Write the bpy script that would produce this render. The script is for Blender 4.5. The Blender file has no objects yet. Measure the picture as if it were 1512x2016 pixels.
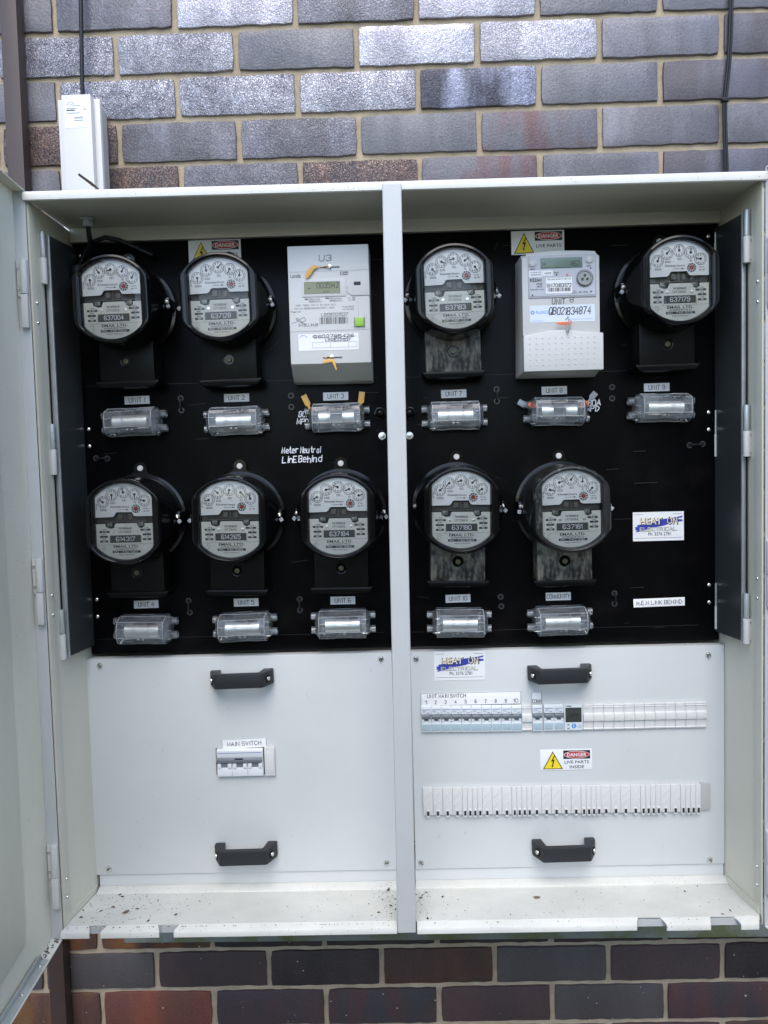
import bpy, bmesh, math, random
from mathutils import Vector, Matrix, noise
R = math.radians
random.seed(7)
S = bpy.context.scene
COL = S.collection

# ------------------------------------------------------------------ camera, sky, sun, exposure
cam = bpy.data.cameras.new('camera'); co = bpy.data.objects.new('camera', cam); COL.objects.link(co)
cam.sensor_fit = 'VERTICAL'; cam.sensor_height = 36.0; cam.lens = 36.0*1514/2016
cam.clip_start = .02; cam.clip_end = 400
pitch, yaw, roll = -.05683131, .01552153, .02637116
Rx = Matrix.Rotation(pitch, 3, 'X'); Rz = Matrix.Rotation(yaw, 3, 'Z'); Ry = Matrix.Rotation(roll, 3, 'Y')
M3 = Rz @ Rx @ Ry
axes = M3 @ Matrix(((1, 0, 0), (0, 0, -1), (0, 1, 0)))      # camera looks along its own -Z
co.matrix_world = Matrix.Translation((.77473, -1.57299, 1.55712)) @ axes.to_4x4()
S.camera = co

SUN_EL, SUN_AZ = 52, 0
w = bpy.data.worlds.new('World'); S.world = w; w.use_nodes = True
nt = w.node_tree; nt.nodes.clear()
sky = nt.nodes.new('ShaderNodeTexSky'); sky.sky_type = 'NISHITA'; sky.sun_disc = False
sky.sun_elevation = R(SUN_EL); sky.sun_rotation = R(180+SUN_AZ); sky.air_density = 1.0; sky.dust_density = 1.0; sky.ozone_density = 1.2
bg = nt.nodes.new('ShaderNodeBackground'); bg.inputs[1].default_value = .15
wo = nt.nodes.new('ShaderNodeOutputWorld')
nt.links.new(sky.outputs[0], bg.inputs[0]); nt.links.new(bg.outputs[0], wo.inputs[0])
sl = bpy.data.lights.new('sun', 'SUN'); sl.energy = .75; sl.angle = R(40); sl.color = (1, .945, .86)
so = bpy.data.objects.new('sun', sl); COL.objects.link(so)
so.rotation_euler = (R(90-SUN_EL), 0, R(-SUN_AZ)); so.location = (0, -6, 6)
S.view_settings.view_transform = 'Standard'; S.view_settings.look = 'None'
S.view_settings.gamma = 1; S.view_settings.use_curve_mapping = False
S.view_settings.exposure = 1.4

# ------------------------------------------------------------------ materials
def mat(name, col, rough=.5, metal=0, spec=.5, bump=0, bscale=300, var=0, vscale=8, col2=None, thr=None, coat=0, rvar=0, stretch=None, trans=0):
    """principled surface; optional noise bump, noise mix towards col2, roughness variation"""
    m = bpy.data.materials.new(name); m.use_nodes = True
    n = m.node_tree; N = n.nodes; b = N['Principled BSDF']
    b.inputs['Base Color'].default_value = (*col, 1); b.inputs['Roughness'].default_value = rough
    b.inputs['Metallic'].default_value = metal; b.inputs['Specular IOR Level'].default_value = spec
    if coat: b.inputs['Coat Weight'].default_value = coat; b.inputs['Coat Roughness'].default_value = .15
    tc = N.new('ShaderNodeTexCoord'); vec = tc.outputs['Object']
    if stretch:
        mp = N.new('ShaderNodeMapping'); mp.inputs['Scale'].default_value = stretch
        n.links.new(vec, mp.inputs[0]); vec = mp.outputs[0]
    if bump:
        t = N.new('ShaderNodeTexNoise'); t.inputs['Scale'].default_value = bscale; t.inputs['Detail'].default_value = 3
        n.links.new(vec, t.inputs[0])
        bp = N.new('ShaderNodeBump'); bp.inputs['Strength'].default_value = bump; bp.inputs['Distance'].default_value = .001
        n.links.new(t.outputs[0], bp.inputs['Height']); n.links.new(bp.outputs[0], b.inputs['Normal'])
    if var or col2:
        t = N.new('ShaderNodeTexNoise'); t.inputs['Scale'].default_value = vscale; t.inputs['Detail'].default_value = 6; t.inputs['Roughness'].default_value = .65
        n.links.new(vec, t.inputs[0])
        r = N.new('ShaderNodeValToRGB'); lo, hi = thr or (.3, .7)
        r.color_ramp.elements[0].position = lo; r.color_ramp.elements[1].position = hi
        c2 = col2 or tuple(c*(1-var) for c in col)
        r.color_ramp.elements[0].color = (*c2, 1); r.color_ramp.elements[1].color = (*col, 1)
        n.links.new(t.outputs[0], r.inputs[0]); n.links.new(r.outputs[0], b.inputs['Base Color'])
        if rvar:
            mr = N.new('ShaderNodeMapRange'); mr.inputs[3].default_value = rough-rvar; mr.inputs[4].default_value = rough+rvar
            n.links.new(t.outputs[0], mr.inputs[0]); n.links.new(mr.outputs[0], b.inputs['Roughness'])
    return m

def speckled(name, col, rough, spk=(.06, .045, .035), scale=260, amount=.035, **k):
    """painted sheet with dirt specks"""
    m = mat(name, col, rough, **k); n = m.node_tree; N = n.nodes; b = N['Principled BSDF']
    tc = N.new('ShaderNodeTexCoord'); v = N.new('ShaderNodeTexVoronoi'); v.inputs['Scale'].default_value = scale
    n.links.new(tc.outputs['Object'], v.inputs[0])
    big = N.new('ShaderNodeTexNoise'); big.inputs['Scale'].default_value = 9; n.links.new(tc.outputs['Object'], big.inputs[0])
    a = N.new('ShaderNodeMath'); a.operation = 'MULTIPLY'; n.links.new(big.outputs[0], a.inputs[0]); a.inputs[1].default_value = amount*8
    cmpn = N.new('ShaderNodeMath'); cmpn.operation = 'LESS_THAN'; n.links.new(v.outputs['Distance'], cmpn.inputs[0]); n.links.new(a.outputs[0], cmpn.inputs[1])
    sel = N.new('ShaderNodeMath'); sel.operation = 'GREATER_THAN'; sel.inputs[1].default_value = .82
    sp = N.new('ShaderNodeSeparateColor'); n.links.new(v.outputs['Color'], sp.inputs[0]); n.links.new(sp.outputs[0], sel.inputs[0])
    mul = N.new('ShaderNodeMath'); mul.operation = 'MULTIPLY'; n.links.new(cmpn.outputs[0], mul.inputs[0]); n.links.new(sel.outputs[0], mul.inputs[1])
    mx = N.new('ShaderNodeMix'); mx.data_type = 'RGBA'; n.links.new(mul.outputs[0], mx.inputs[0])
    old = b.inputs['Base Color'].links
    if old: n.links.new(old[0].from_socket, mx.inputs[6])
    else: mx.inputs[6].default_value = (*col, 1)
    mx.inputs[7].default_value = (*spk, 1); n.links.new(mx.outputs[2], b.inputs['Base Color'])
    return m

def see_through(name, tint, gloss_rough=.03, body=(.8, .85, .9), haze=0.0, ior=1.5, brough=.3):
    m = bpy.data.materials.new(name); m.use_nodes = True; n = m.node_tree; N = n.nodes; N.clear()
    o = N.new('ShaderNodeOutputMaterial'); tr = N.new('ShaderNodeBsdfTransparent'); tr.inputs[0].default_value = (*tint, 1)
    g = N.new('ShaderNodeBsdfGlossy'); g.inputs['Roughness'].default_value = gloss_rough
    fr = N.new('ShaderNodeFresnel'); fr.inputs[0].default_value = ior
    base = tr.outputs[0]
    if haze:
        d = N.new('ShaderNodeBsdfDiffuse'); d.inputs[0].default_value = (*body, 1)
        mx0 = N.new('ShaderNodeMixShader'); mx0.inputs[0].default_value = haze
        n.links.new(base, mx0.inputs[1]); n.links.new(d.outputs[0], mx0.inputs[2]); base = mx0.outputs[0]
    mx = N.new('ShaderNodeMixShader'); n.links.new(fr.outputs[0], mx.inputs[0]); n.links.new(base, mx.inputs[1]); n.links.new(g.outputs[0], mx.inputs[2])
    n.links.new(mx.outputs[0], o.inputs[0])
    return m

def brick_material():
    m = bpy.data.materials.new('fired_brick'); m.use_nodes = True; n = m.node_tree; N = n.nodes; b = N['Principled BSDF']
    L = n.links.new
    def att(nm):
        a = N.new('ShaderNodeAttribute'); a.attribute_type = 'OBJECT'; a.attribute_name = nm; return a
    c1, c2, par = att('tone'), att('tone_b'), att('look')     # look = (offset, crackle, gloss)
    tc = N.new('ShaderNodeTexCoord'); sep = N.new('ShaderNodeSeparateXYZ'); L(par.outputs['Vector'], sep.inputs[0])
    add = N.new('ShaderNodeVectorMath'); add.operation = 'ADD'; L(tc.outputs['Object'], add.inputs[0])
    cm = N.new('ShaderNodeCombineXYZ')
    for i in range(3): L(sep.outputs[0], cm.inputs[i])
    L(cm.outputs[0], add.inputs[1]); vec = add.outputs[0]
    st = N.new('ShaderNodeMapping'); st.inputs['Scale'].default_value = (1, 1, .28); L(vec, st.inputs[0])
    big = N.new('ShaderNodeTexNoise'); big.inputs['Scale'].default_value = 15; big.inputs['Detail'].default_value = 5; L(st.outputs[0], big.inputs[0])
    rb = N.new('ShaderNodeMapRange'); rb.inputs[1].default_value = .42; rb.inputs[2].default_value = .6; L(big.outputs[0], rb.inputs[0])
    mx = N.new('ShaderNodeMix'); mx.data_type = 'RGBA'; L(rb.outputs[0], mx.inputs[0]); L(c1.outputs['Color'], mx.inputs[6]); L(c2.outputs['Color'], mx.inputs[7])
    fine = N.new('ShaderNodeTexNoise'); fine.inputs['Scale'].default_value = 520; fine.inputs['Detail'].default_value = 4; fine.inputs['Roughness'].default_value = .7; L(vec, fine.inputs[0])
    fr = N.new('ShaderNodeMapRange'); fr.inputs[1].default_value = .3; fr.inputs[2].default_value = .7; fr.inputs[3].default_value = .62; fr.inputs[4].default_value = 1.35; L(fine.outputs[0], fr.inputs[0])
    m2 = N.new('ShaderNodeMix'); m2.data_type = 'RGBA'; m2.blend_type = 'MULTIPLY'; m2.inputs[0].default_value = 1; L(mx.outputs[2], m2.inputs[6]); L(fr.outputs[0], m2.inputs[7])
    # dark pits
    pv = N.new('ShaderNodeTexVoronoi'); pv.inputs['Scale'].default_value = 150; L(vec, pv.inputs[0])
    ps = N.new('ShaderNodeSeparateColor'); L(pv.outputs['Color'], ps.inputs[0])
    pd = N.new('ShaderNodeMapRange'); pd.inputs[1].default_value = .0; pd.inputs[2].default_value = .22; pd.inputs[3].default_value = 1; pd.inputs[4].default_value = 0; L(pv.outputs['Distance'], pd.inputs[0])
    pg = N.new('ShaderNodeMath'); pg.operation = 'GREATER_THAN'; pg.inputs[1].default_value = .72; L(ps.outputs[0], pg.inputs[0])
    pm = N.new('ShaderNodeMath'); pm.operation = 'MULTIPLY'; L(pd.outputs[0], pm.inputs[0]); L(pg.outputs[0], pm.inputs[1])
    m3 = N.new('ShaderNodeMix'); m3.data_type = 'RGBA'; L(pm.outputs[0], m3.inputs[0]); L(m2.outputs[2], m3.inputs[6]); m3.inputs[7].default_value = (.015, .012, .012, 1)
    # pale mortar specks
    wv = N.new('ShaderNodeTexVoronoi'); wv.inputs['Scale'].default_value = 62; L(vec, wv.inputs[0])
    ws = N.new('ShaderNodeSeparateColor'); L(wv.outputs['Color'], ws.inputs[0])
    wl = N.new('ShaderNodeMath'); wl.operation = 'MULTIPLY'; wl.inputs[1].default_value = .15; L(ws.outputs[1], wl.inputs[0])
    wd = N.new('ShaderNodeMath'); wd.operation = 'LESS_THAN'; L(wv.outputs['Distance'], wd.inputs[0]); L(wl.outputs[0], wd.inputs[1])
    wg = N.new('ShaderNodeMath'); wg.operation = 'GREATER_THAN'; wg.inputs[1].default_value = .6; L(ws.outputs[0], wg.inputs[0])
    wm = N.new('ShaderNodeMath'); wm.operation = 'MULTIPLY'; L(wd.outputs[0], wm.inputs[0]); L(wg.outputs[0], wm.inputs[1])
    dl_ = N.new('ShaderNodeMath'); dl_.operation = 'LESS_THAN'; dl_.inputs[1].default_value = .35; L(sep.outputs[2], dl_.inputs[0]); wm2 = N.new('ShaderNodeMath'); wm2.operation = 'MULTIPLY'; L(wm.outputs[0], wm2.inputs[0]); L(dl_.outputs[0], wm2.inputs[1]); wm = wm2
    m4 = N.new('ShaderNodeMix'); m4.data_type = 'RGBA'; L(wm.outputs[0], m4.inputs[0]); L(m3.outputs[2], m4.inputs[6]); m4.inputs[7].default_value = (.42, .40, .37, 1)
    # crackled glaze relief
    cv = N.new('ShaderNodeTexVoronoi'); cv.feature = 'DISTANCE_TO_EDGE'; cv.inputs['Scale'].default_value = 165
    wn = N.new('ShaderNodeTexNoise'); wn.inputs['Scale'].default_value = 90; L(vec, wn.inputs[0])
    wa = N.new('ShaderNodeVectorMath'); wa.operation = 'MULTIPLY_ADD'; L(wn.outputs['Color'], wa.inputs[0]); wa.inputs[1].default_value = (.020, .020, .020); L(vec, wa.inputs[2]); L(wa.outputs[0], cv.inputs[0])
    ce = N.new('ShaderNodeMapRange'); ce.inputs[1].default_value = 0; ce.inputs[2].default_value = .12; L(cv.outputs['Distance'], ce.inputs[0])
    cv2 = N.new('ShaderNodeTexVoronoi'); cv2.feature = 'DISTANCE_TO_EDGE'; cv2.inputs['Scale'].default_value = 230; wa2 = N.new('ShaderNodeVectorMath'); wa2.operation = 'MULTIPLY_ADD'; L(wn.outputs['Color'], wa2.inputs[0]); wa2.inputs[1].default_value = (.035, .035, .035); L(vec, wa2.inputs[2]); L(wa2.outputs[0], cv2.inputs[0])
    vd = N.new('ShaderNodeMapRange'); vd.inputs[1].default_value = .0; vd.inputs[2].default_value = .16; vd.inputs[3].default_value = .95; vd.inputs[4].default_value = 0; L(cv2.outputs['Distance'], vd.inputs[0])
    vm = N.new('ShaderNodeMath'); vm.operation = 'MULTIPLY'; L(vd.outputs[0], vm.inputs[0]); L(sep.outputs[1], vm.inputs[1])
    vk = N.new('ShaderNodeTexNoise'); vk.inputs['Scale'].default_value = 60; L(vec, vk.inputs[0]); vkr = N.new('ShaderNodeMapRange'); vkr.inputs[1].default_value = .35; vkr.inputs[2].default_value = .6; L(vk.outputs[0], vkr.inputs[0])
    vm2 = N.new('ShaderNodeMath'); vm2.operation = 'MULTIPLY'; L(vm.outputs[0], vm2.inputs[0]); L(vkr.outputs[0], vm2.inputs[1])
    m5 = N.new('ShaderNodeMix'); m5.data_type = 'RGBA'; L(vm2.outputs[0], m5.inputs[0]); L(m4.outputs[2], m5.inputs[6]); m5.inputs[7].default_value = (.03, .028, .04, 1); L(m5.outputs[2], b.inputs['Base Color'])
    ck = N.new('ShaderNodeMath'); ck.operation = 'MULTIPLY'; L(ce.outputs[0], ck.inputs[0]); L(sep.outputs[1], ck.inputs[1])
    ck2 = N.new('ShaderNodeMath'); ck2.operation = 'MULTIPLY'; ck2.inputs[1].default_value = .55; L(ck.outputs[0], ck2.inputs[0]); ck = ck2
    med = N.new('ShaderNodeTexNoise'); med.inputs['Scale'].default_value = 210; med.inputs['Detail'].default_value = 3; L(vec, med.inputs[0])
    hs = N.new('ShaderNodeMath'); hs.operation = 'MULTIPLY_ADD'; L(med.outputs[0], hs.inputs[0]); hs.inputs[1].default_value = 1.3; L(ck.outputs[0], hs.inputs[2])
    h2 = N.new('ShaderNodeMath'); h2.operation = 'MULTIPLY_ADD'; L(fine.outputs[0], h2.inputs[0]); h2.inputs[1].default_value = .35; L(hs.outputs[0], h2.inputs[2])
    bp = N.new('ShaderNodeBump'); bp.inputs['Distance'].default_value = .0011; L(h2.outputs[0], bp.inputs['Height'])
    bs = N.new('ShaderNodeMapRange'); bs.inputs[3].default_value = .35; bs.inputs[4].default_value = 1.0; bs.inputs[2].default_value = .7; L(sep.outputs[1], bs.inputs[0]); L(bs.outputs[0], bp.inputs['Strength'])
    L(bp.outputs[0], b.inputs['Normal'])
    gl = N.new('ShaderNodeMath'); gl.operation = 'MULTIPLY'; L(sep.outputs[2], gl.inputs[0]); L(rb.outputs[0], gl.inputs[1]); 
    gm = N.new('ShaderNodeMapRange'); gm.inputs[3].default_value = .0; gm.inputs[4].default_value = .7; L(sep.outputs[2], gm.inputs[0]); L(gm.outputs[0], b.inputs['Metallic'])
    rg = N.new('ShaderNodeMapRange'); rg.inputs[3].default_value = .62; rg.inputs[4].default_value = .30; L(sep.outputs[2], rg.inputs[0]); L(rg.outputs[0], b.inputs['Roughness'])
    return m

M = {}
M['brick'] = brick_material()
M['mortar'] = mat('sandy_mortar', (.44, .355, .25), .95, bump=.9, bscale=420, var=.3, vscale=30)
M['paint'] = mat('grey_enamel', (.64, .615, .51), .42, bump=.06, bscale=900, var=.05, vscale=6)
M['paint_dirty'] = speckled('grey_enamel_dirty', (.68, .675, .625), .42, var=.16, vscale=12, bump=.06, bscale=700)
M['door_paint_lit'] = speckled('door_enamel_lit', (.76, .73, .60), .42, spk=(.2, .18, .15), scale=120, amount=.02, var=.12, vscale=7, stretch=(1, 1, .35))  # same enamel as the cabinet, with extra light put into a paler tone
M['post'] = mat('post_enamel', (.50, .51, .505), .38, bump=.25, bscale=420, var=.06, vscale=20)
M['cover'] = mat('cover_enamel', (.595, .615, .61), .40, bump=.09, bscale=800, var=.09, vscale=3.5)
M['hinge_paint'] = mat('hinge_enamel', (.56, .555, .53), .4)
M['zinc'] = mat('zinc_plate', (.52, .55, .545), .34, metal=.45, var=.25, vscale=25, rvar=.1)
M['steel'] = mat('bright_steel', (.72, .71, .68), .25, metal=1, bump=.2, bscale=900)
M['magnet'] = mat('magnet', (.22, .22, .20), .4, metal=.6, var=.5, vscale=300)
M['dull_steel'] = mat('dull_steel', (.38, .37, .35), .38, metal=.9, bump=.2, bscale=700)
M['black_sheet'] = mat('black_panel', (.0075, .007, .0068), .30, spec=.08, col2=(.0022, .0022, .0026), thr=(.52, .80), vscale=9, bump=.04, bscale=500, rvar=.08)
M['plate_dark'] = mat('black_returned_plate', (.038, .042, .043), .33, spec=.7)
M['bakelite'] = mat('black_bakelite', (.0045, .0045, .005), .12, spec=.30, bump=.05, bscale=90, rvar=.05, var=.3, vscale=30)
M['lip_black'] = mat('lip_black', (.0045, .0045, .0045), .30, spec=.14)
M['bakelite_worn'] = mat('worn_meter_case', (.012, .012, .012), .3, spec=.5, col2=(.10, .10, .095), thr=(.36, .42), vscale=60, stretch=(1, 1, .5))
M['worn'] = mat('worn_terminal_cover', (.21, .19, .155), .5, col2=(.010, .009, .008), thr=(.40, .62), vscale=95, bump=.3, bscale=200, stretch=(1, 1, .45))
M['worn_dark'] = mat('dusty_terminal_cover', (.005, .005, .0048), .34, spec=.14, col2=(.009, .0082, .007), thr=(.3, .6), vscale=25)
M['dial_white'] = mat('white_dial', (.80, .80, .79), .5, var=.08, vscale=40)
M['dial_cream'] = mat('cream_dial', (.70, .69, .62), .5, var=.12, vscale=30)
M['ink'] = mat('black_ink', (.012, .012, .014), .5)
M['ink_grey'] = mat('grey_print', (.10, .10, .11), .6)
M['ink_soft'] = mat('pencil', (.25, .25, .26), .7)
M['ink_bar'] = mat('dark_bar', (.045, .045, .04), .5)
M['white_print'] = mat('white_print', (.75, .76, .78), .5)
M['chalk'] = mat('white_marker', (.78, .80, .86), .6)
M['red'] = mat('red_print', (.45, .02, .02), .45)
M['dull_red'] = mat('dull_red', (.30, .035, .03), .5)
M['yellow'] = mat('yellow_print', (.80, .62, .02), .45)
M['blue'] = mat('blue_print', (.03, .045, .36), .45)
M['light_blue'] = mat('light_blue_print', (.05, .28, .62), .45)
M['gold'] = mat('gold_print', (.55, .40, .16), .45)
M['sticker'] = mat('white_sticker', (.78, .79, .80), .35, spec=.5)
M['engrave'] = mat('engraved_label', (.84, .84, .85), .35)
M['meter_grey'] = mat('meter_plastic', (.60, .60, .59), .38, bump=.03, bscale=600)
M['meter_side'] = mat('meter_lower_plastic', (.52, .51, .47), .45)
M['meter_white'] = mat('white_meter_plastic', (.53, .53, .52), .38, bump=.03, bscale=600)
M['bezel'] = mat('bezel_plastic', (.40, .41, .44), .35)
M['lcd'] = mat('lcd_glass', (.22, .235, .13), .25)
M['lcd2'] = mat('lcd_glass_green', (.14, .20, .165), .2)
M['lcd3'] = mat('lcd_dark', (.045, .05, .045), .2)
M['green_button'] = mat('green_button', (.27, .52, .05), .3)
M['amber_tag'] = mat('amber_seal', (.72, .40, .08), .4)
M['orange_tag'] = mat('orange_seal', (.80, .17, .05), .4)
M['breaker_white'] = mat('breaker_plastic', (.66, .69, .71), .35)
M['breaker_blue'] = mat('breaker_window', (.36, .47, .52), .25)
M['toggle'] = mat('grey_toggle', (.17, .19, .21), .35)
M['blank'] = mat('blanking_plastic', (.62, .62, .60), .35)
M['grey_block'] = mat('grey_blank', (.42, .42, .40), .5)
M['handle'] = mat('handle_plastic', (.014, .016, .018), .5, bump=.2, bscale=900)
M['pipe'] = mat('brown_paint', (.065, .042, .036), .45, bump=.05, bscale=200, var=.2)
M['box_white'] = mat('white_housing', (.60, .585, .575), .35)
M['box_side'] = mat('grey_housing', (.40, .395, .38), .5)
M['cable'] = mat('black_cable', (.010, .010, .012), .4, spec=.3)
M['algae'] = mat('algae_steel', (.20, .215, .19), .7, col2=(.13, .14, .055), thr=(.4, .6), vscale=14, bump=.3, bscale=120)
M['litter'] = mat('dead_leaf', (.14, .085, .055), .8, col2=(.035, .02, .013), thr=(.45, .6), vscale=35)
M['hole'] = mat('dark_hole', (.001, .001, .001), .9)
M['glass'] = see_through('meter_glass', (.98, .985, .98), .015, ior=1.45)
M['clear'] = see_through('clear_plastic', (.90, .92, .93), .10, body=(.74, .80, .86), haze=.10, ior=1.5)
M['edge_glint'] = see_through('edge_glint', (.85, .88, .9), .08, body=(.85, .9, .95), haze=.38)
M['seal_clear'] = see_through('clear_seal', (.8, .85, .88), .1, body=(.7, .75, .8), haze=.35)
M['lawn'] = mat('grass_ground', (.024, .028, .013), .9, col2=(.030, .025, .018), thr=(.3, .6), vscale=3)
M['bark'] = mat('bark', (.07, .055, .04), .9, bump=.8, bscale=30)
def leaf_mat():
    m = mat('leaf', (.12, .15, .04), .45, var=.6, vscale=2); n = m.node_tree; b = n.nodes['Principled BSDF']
    t = n.nodes.new('ShaderNodeBsdfTranslucent'); t.inputs[0].default_value = (.25, .36, .06, 1); mx = n.nodes.new('ShaderNodeMixShader'); mx.inputs[0].default_value = .45
    n.links.new(b.outputs[0], mx.inputs[1]); n.links.new(t.outputs[0], mx.inputs[2]); n.links.new(mx.outputs[0], n.nodes['Material Output'].inputs[0]); return m
M['leaf'] = leaf_mat()
def foil_mat():
    m = mat('silver_foil', (.86, .85, .82), .38, metal=.85, bump=.9, bscale=70, stretch=(.5, 1, 1)); return m
M['foil'] = foil_mat()

# ------------------------------------------------------------------ mesh helpers
class MB:
    def __init__(s): s.v = []; s.f = []
    def add(s, vs, fs):
        b = len(s.v); s.v += [tuple(p) for p in vs]; s.f += [tuple(i+b for i in f) for f in fs]; return s
    def box(s, x0, x1, y0, y1, z0, z1):
        v = [(x0, y0, z0), (x1, y0, z0), (x1, y1, z0), (x0, y1, z0), (x0, y0, z1), (x1, y0, z1), (x1, y1, z1), (x0, y1, z1)]
        return s.add(v, [(0, 3, 2, 1), (4, 5, 6, 7), (0, 1, 5, 4), (1, 2, 6, 5), (2, 3, 7, 6), (3, 0, 4, 7)])
    def loft(s, rings, cap0=True, cap1=True, closed=True):
        n = len(rings[0]); vs = [p for r in rings for p in r]; fs = []
        for k in range(len(rings)-1):
            for i in range(n if closed else n-1):
                j = (i+1) % n; fs.append((k*n+i, k*n+j, (k+1)*n+j, (k+1)*n+i))
        if cap0: fs.append(tuple(reversed(range(n))))
        if cap1: fs.append(tuple((len(rings)-1)*n+i for i in range(n)))
        return s.add(vs, fs)
    def cyl(s, c, r, h, axis='y', n=16, r2=None):
        """cylinder from c along axis by h"""
        r2 = r if r2 is None else r2; rings = []
        for t, rr in ((0, r), (1, r2)):
            ring = []
            for i in range(n):
                a = 2*math.pi*i/n; u, v = rr*math.cos(a), rr*math.sin(a)
                p = {'y': (c[0]+u, c[1]+h*t, c[2]+v), 'x': (c[0]+h*t, c[1]+u, c[2]+v), 'z': (c[0]+u, c[1]+v, c[2]+h*t)}[axis]
                ring.append(p)
            rings.append(ring)
        return s.loft(rings)
    def lathe(s, c, prof, n=20):
        """profile [(r, y)] round the y axis at c"""
        rings = [[(c[0]+r*math.cos(2*math.pi*i/n), c[1]+y, c[2]+r*math.sin(2*math.pi*i/n)) for i in range(n)] for r, y in prof]
        return s.loft(rings)
    def prism(s, poly, y0, y1):
        """polygon in xz extruded along y"""
        return s.loft([[(x, y0, z) for x, z in poly], [(x, y1, z) for x, z in poly]])
    def prism_x(s, poly, x0, x1):
        return s.loft([[(x0, y, z) for y, z in poly], [(x1, y, z) for y, z in poly]])
    def prism_z(s, poly, z0, z1):
        return s.loft([[(x, y, z0) for x, y in poly], [(x, y, z1) for x, y in poly]])
    def sheet(s, x0, x1, z0, z1, y):
        return s.add([(x0, y, z0), (x1, y, z0), (x1, y, z1), (x0, y, z1)], [(0, 1, 2, 3)])
    def poly(s, pts, y):
        return s.add([(x, y, z) for x, z in pts], [tuple(range(len(pts)))])
    def tube(s, pts, r, n=8):
        rings = []; P = [Vector(p) for p in pts]
        up = Vector((0, -1, .01)).normalized()
        for i, p in enumerate(P):
            d = (P[min(i+1, len(P)-1)]-P[max(i-1, 0)]).normalized()
            a = d.cross(up); a = a.normalized() if a.length > 1e-4 else Vector((1, 0, 0)); b = d.cross(a).normalized()
            rings.append([tuple(p+r*(math.cos(2*math.pi*k/n)*a+math.sin(2*math.pi*k/n)*b)) for k in range(n)])
        return s.loft(rings)
    def ribbon(s, pts, w, y):
        P = [Vector((a, b)) for a, b in pts]
        P = [p for i, p in enumerate(P) if i == 0 or (p-P[i-1]).length > 1e-7]
        if len(P) < 2: return s
        Lf, Rt = [], []
        for i, p in enumerate(P):
            d0 = (P[i]-P[i-1]).normalized() if i > 0 else None; d1 = (P[i+1]-P[i]).normalized() if i < len(P)-1 else None
            if d0 is None: d0 = d1; p = p-d1*w*.4
            if d1 is None: d1 = d0; p = p+d0*w*.4
            t = (d0+d1); t = t.normalized() if t.length > .2 else d1
            nrm = Vector((-t.y, t.x)); c = max(.5, abs(nrm.dot(Vector((-d1.y, d1.x)))))
            o = nrm*w*.5/c; Lf.append(p+o); Rt.append(p-o)
        n = len(P); vs = [(q.x, y, q.y) for q in Lf]+[(q.x, y, q.y) for q in Rt]
        return s.add(vs, [(n+i, n+i+1, i+1, i) for i in range(n-1)])
    def mesh(s, name, m, bevel=0, seg=2, smooth=None):
        me = bpy.data.meshes.new(name); me.from_pydata(s.v, [], s.f)
        bm = bmesh.new(); bm.from_mesh(me)
        if bevel:
            bmesh.ops.remove_doubles(bm, verts=bm.verts, dist=1e-6)
            bmesh.ops.recalc_face_normals(bm, faces=bm.faces)
            es = [e for e in bm.edges if e.is_manifold and e.calc_face_angle(0) > R(25)]
            bmesh.ops.bevel(bm, geom=es, offset=bevel, segments=seg, affect='EDGES', profile=.6, clamp_overlap=True)
        elif any(len(f) > 4 for f in s.f) or len(s.f) < 20000:
            bmesh.ops.recalc_face_normals(bm, faces=bm.faces) if smooth is not None else None
        bm.to_mesh(me); bm.free()
        me.materials.append(m)
        if bevel or smooth is not None:
            me.polygons.foreach_set('use_smooth', [True]*len(me.polygons))
            me.set_sharp_from_angle(angle=R(smooth if smooth is not None else 50))
        me.update(); return me

def part(name, me, parent=None, loc=None, rot=None, label=None):
    o = bpy.data.objects.new(name, me); COL.objects.link(o); o.parent = parent
    if loc: o.location = loc
    if rot: o.rotation_euler = rot
    if label: o['label'] = label
    return o
def multi(name, items):
    """one mesh from several meshes, each keeping its own material"""
    bm = bmesh.new(); mats = []
    for me in items:
        n0 = len(bm.faces); bm.from_mesh(me); bm.faces.ensure_lookup_table()
        mt = me.materials[0]
        if mt not in mats: mats.append(mt)
        for f in bm.faces[n0:]: f.material_index = mats.index(mt)
    out = bpy.data.meshes.new(name); bm.to_mesh(out); bm.free()
    for mt in mats: out.materials.append(mt)
    return out
def thing(name, label, cat, loc=(0, 0, 0), group=None, rot=None):
    o = bpy.data.objects.new(name, None); COL.objects.link(o); o.location = loc; o.empty_display_size = .02
    if rot: o.rotation_euler = rot
    o['label'] = label; o['category'] = cat
    if group: o['group'] = group
    return o
CACHE = {}
def memo(key, fn):
    if key not in CACHE: CACHE[key] = fn()
    return CACHE[key]

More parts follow.
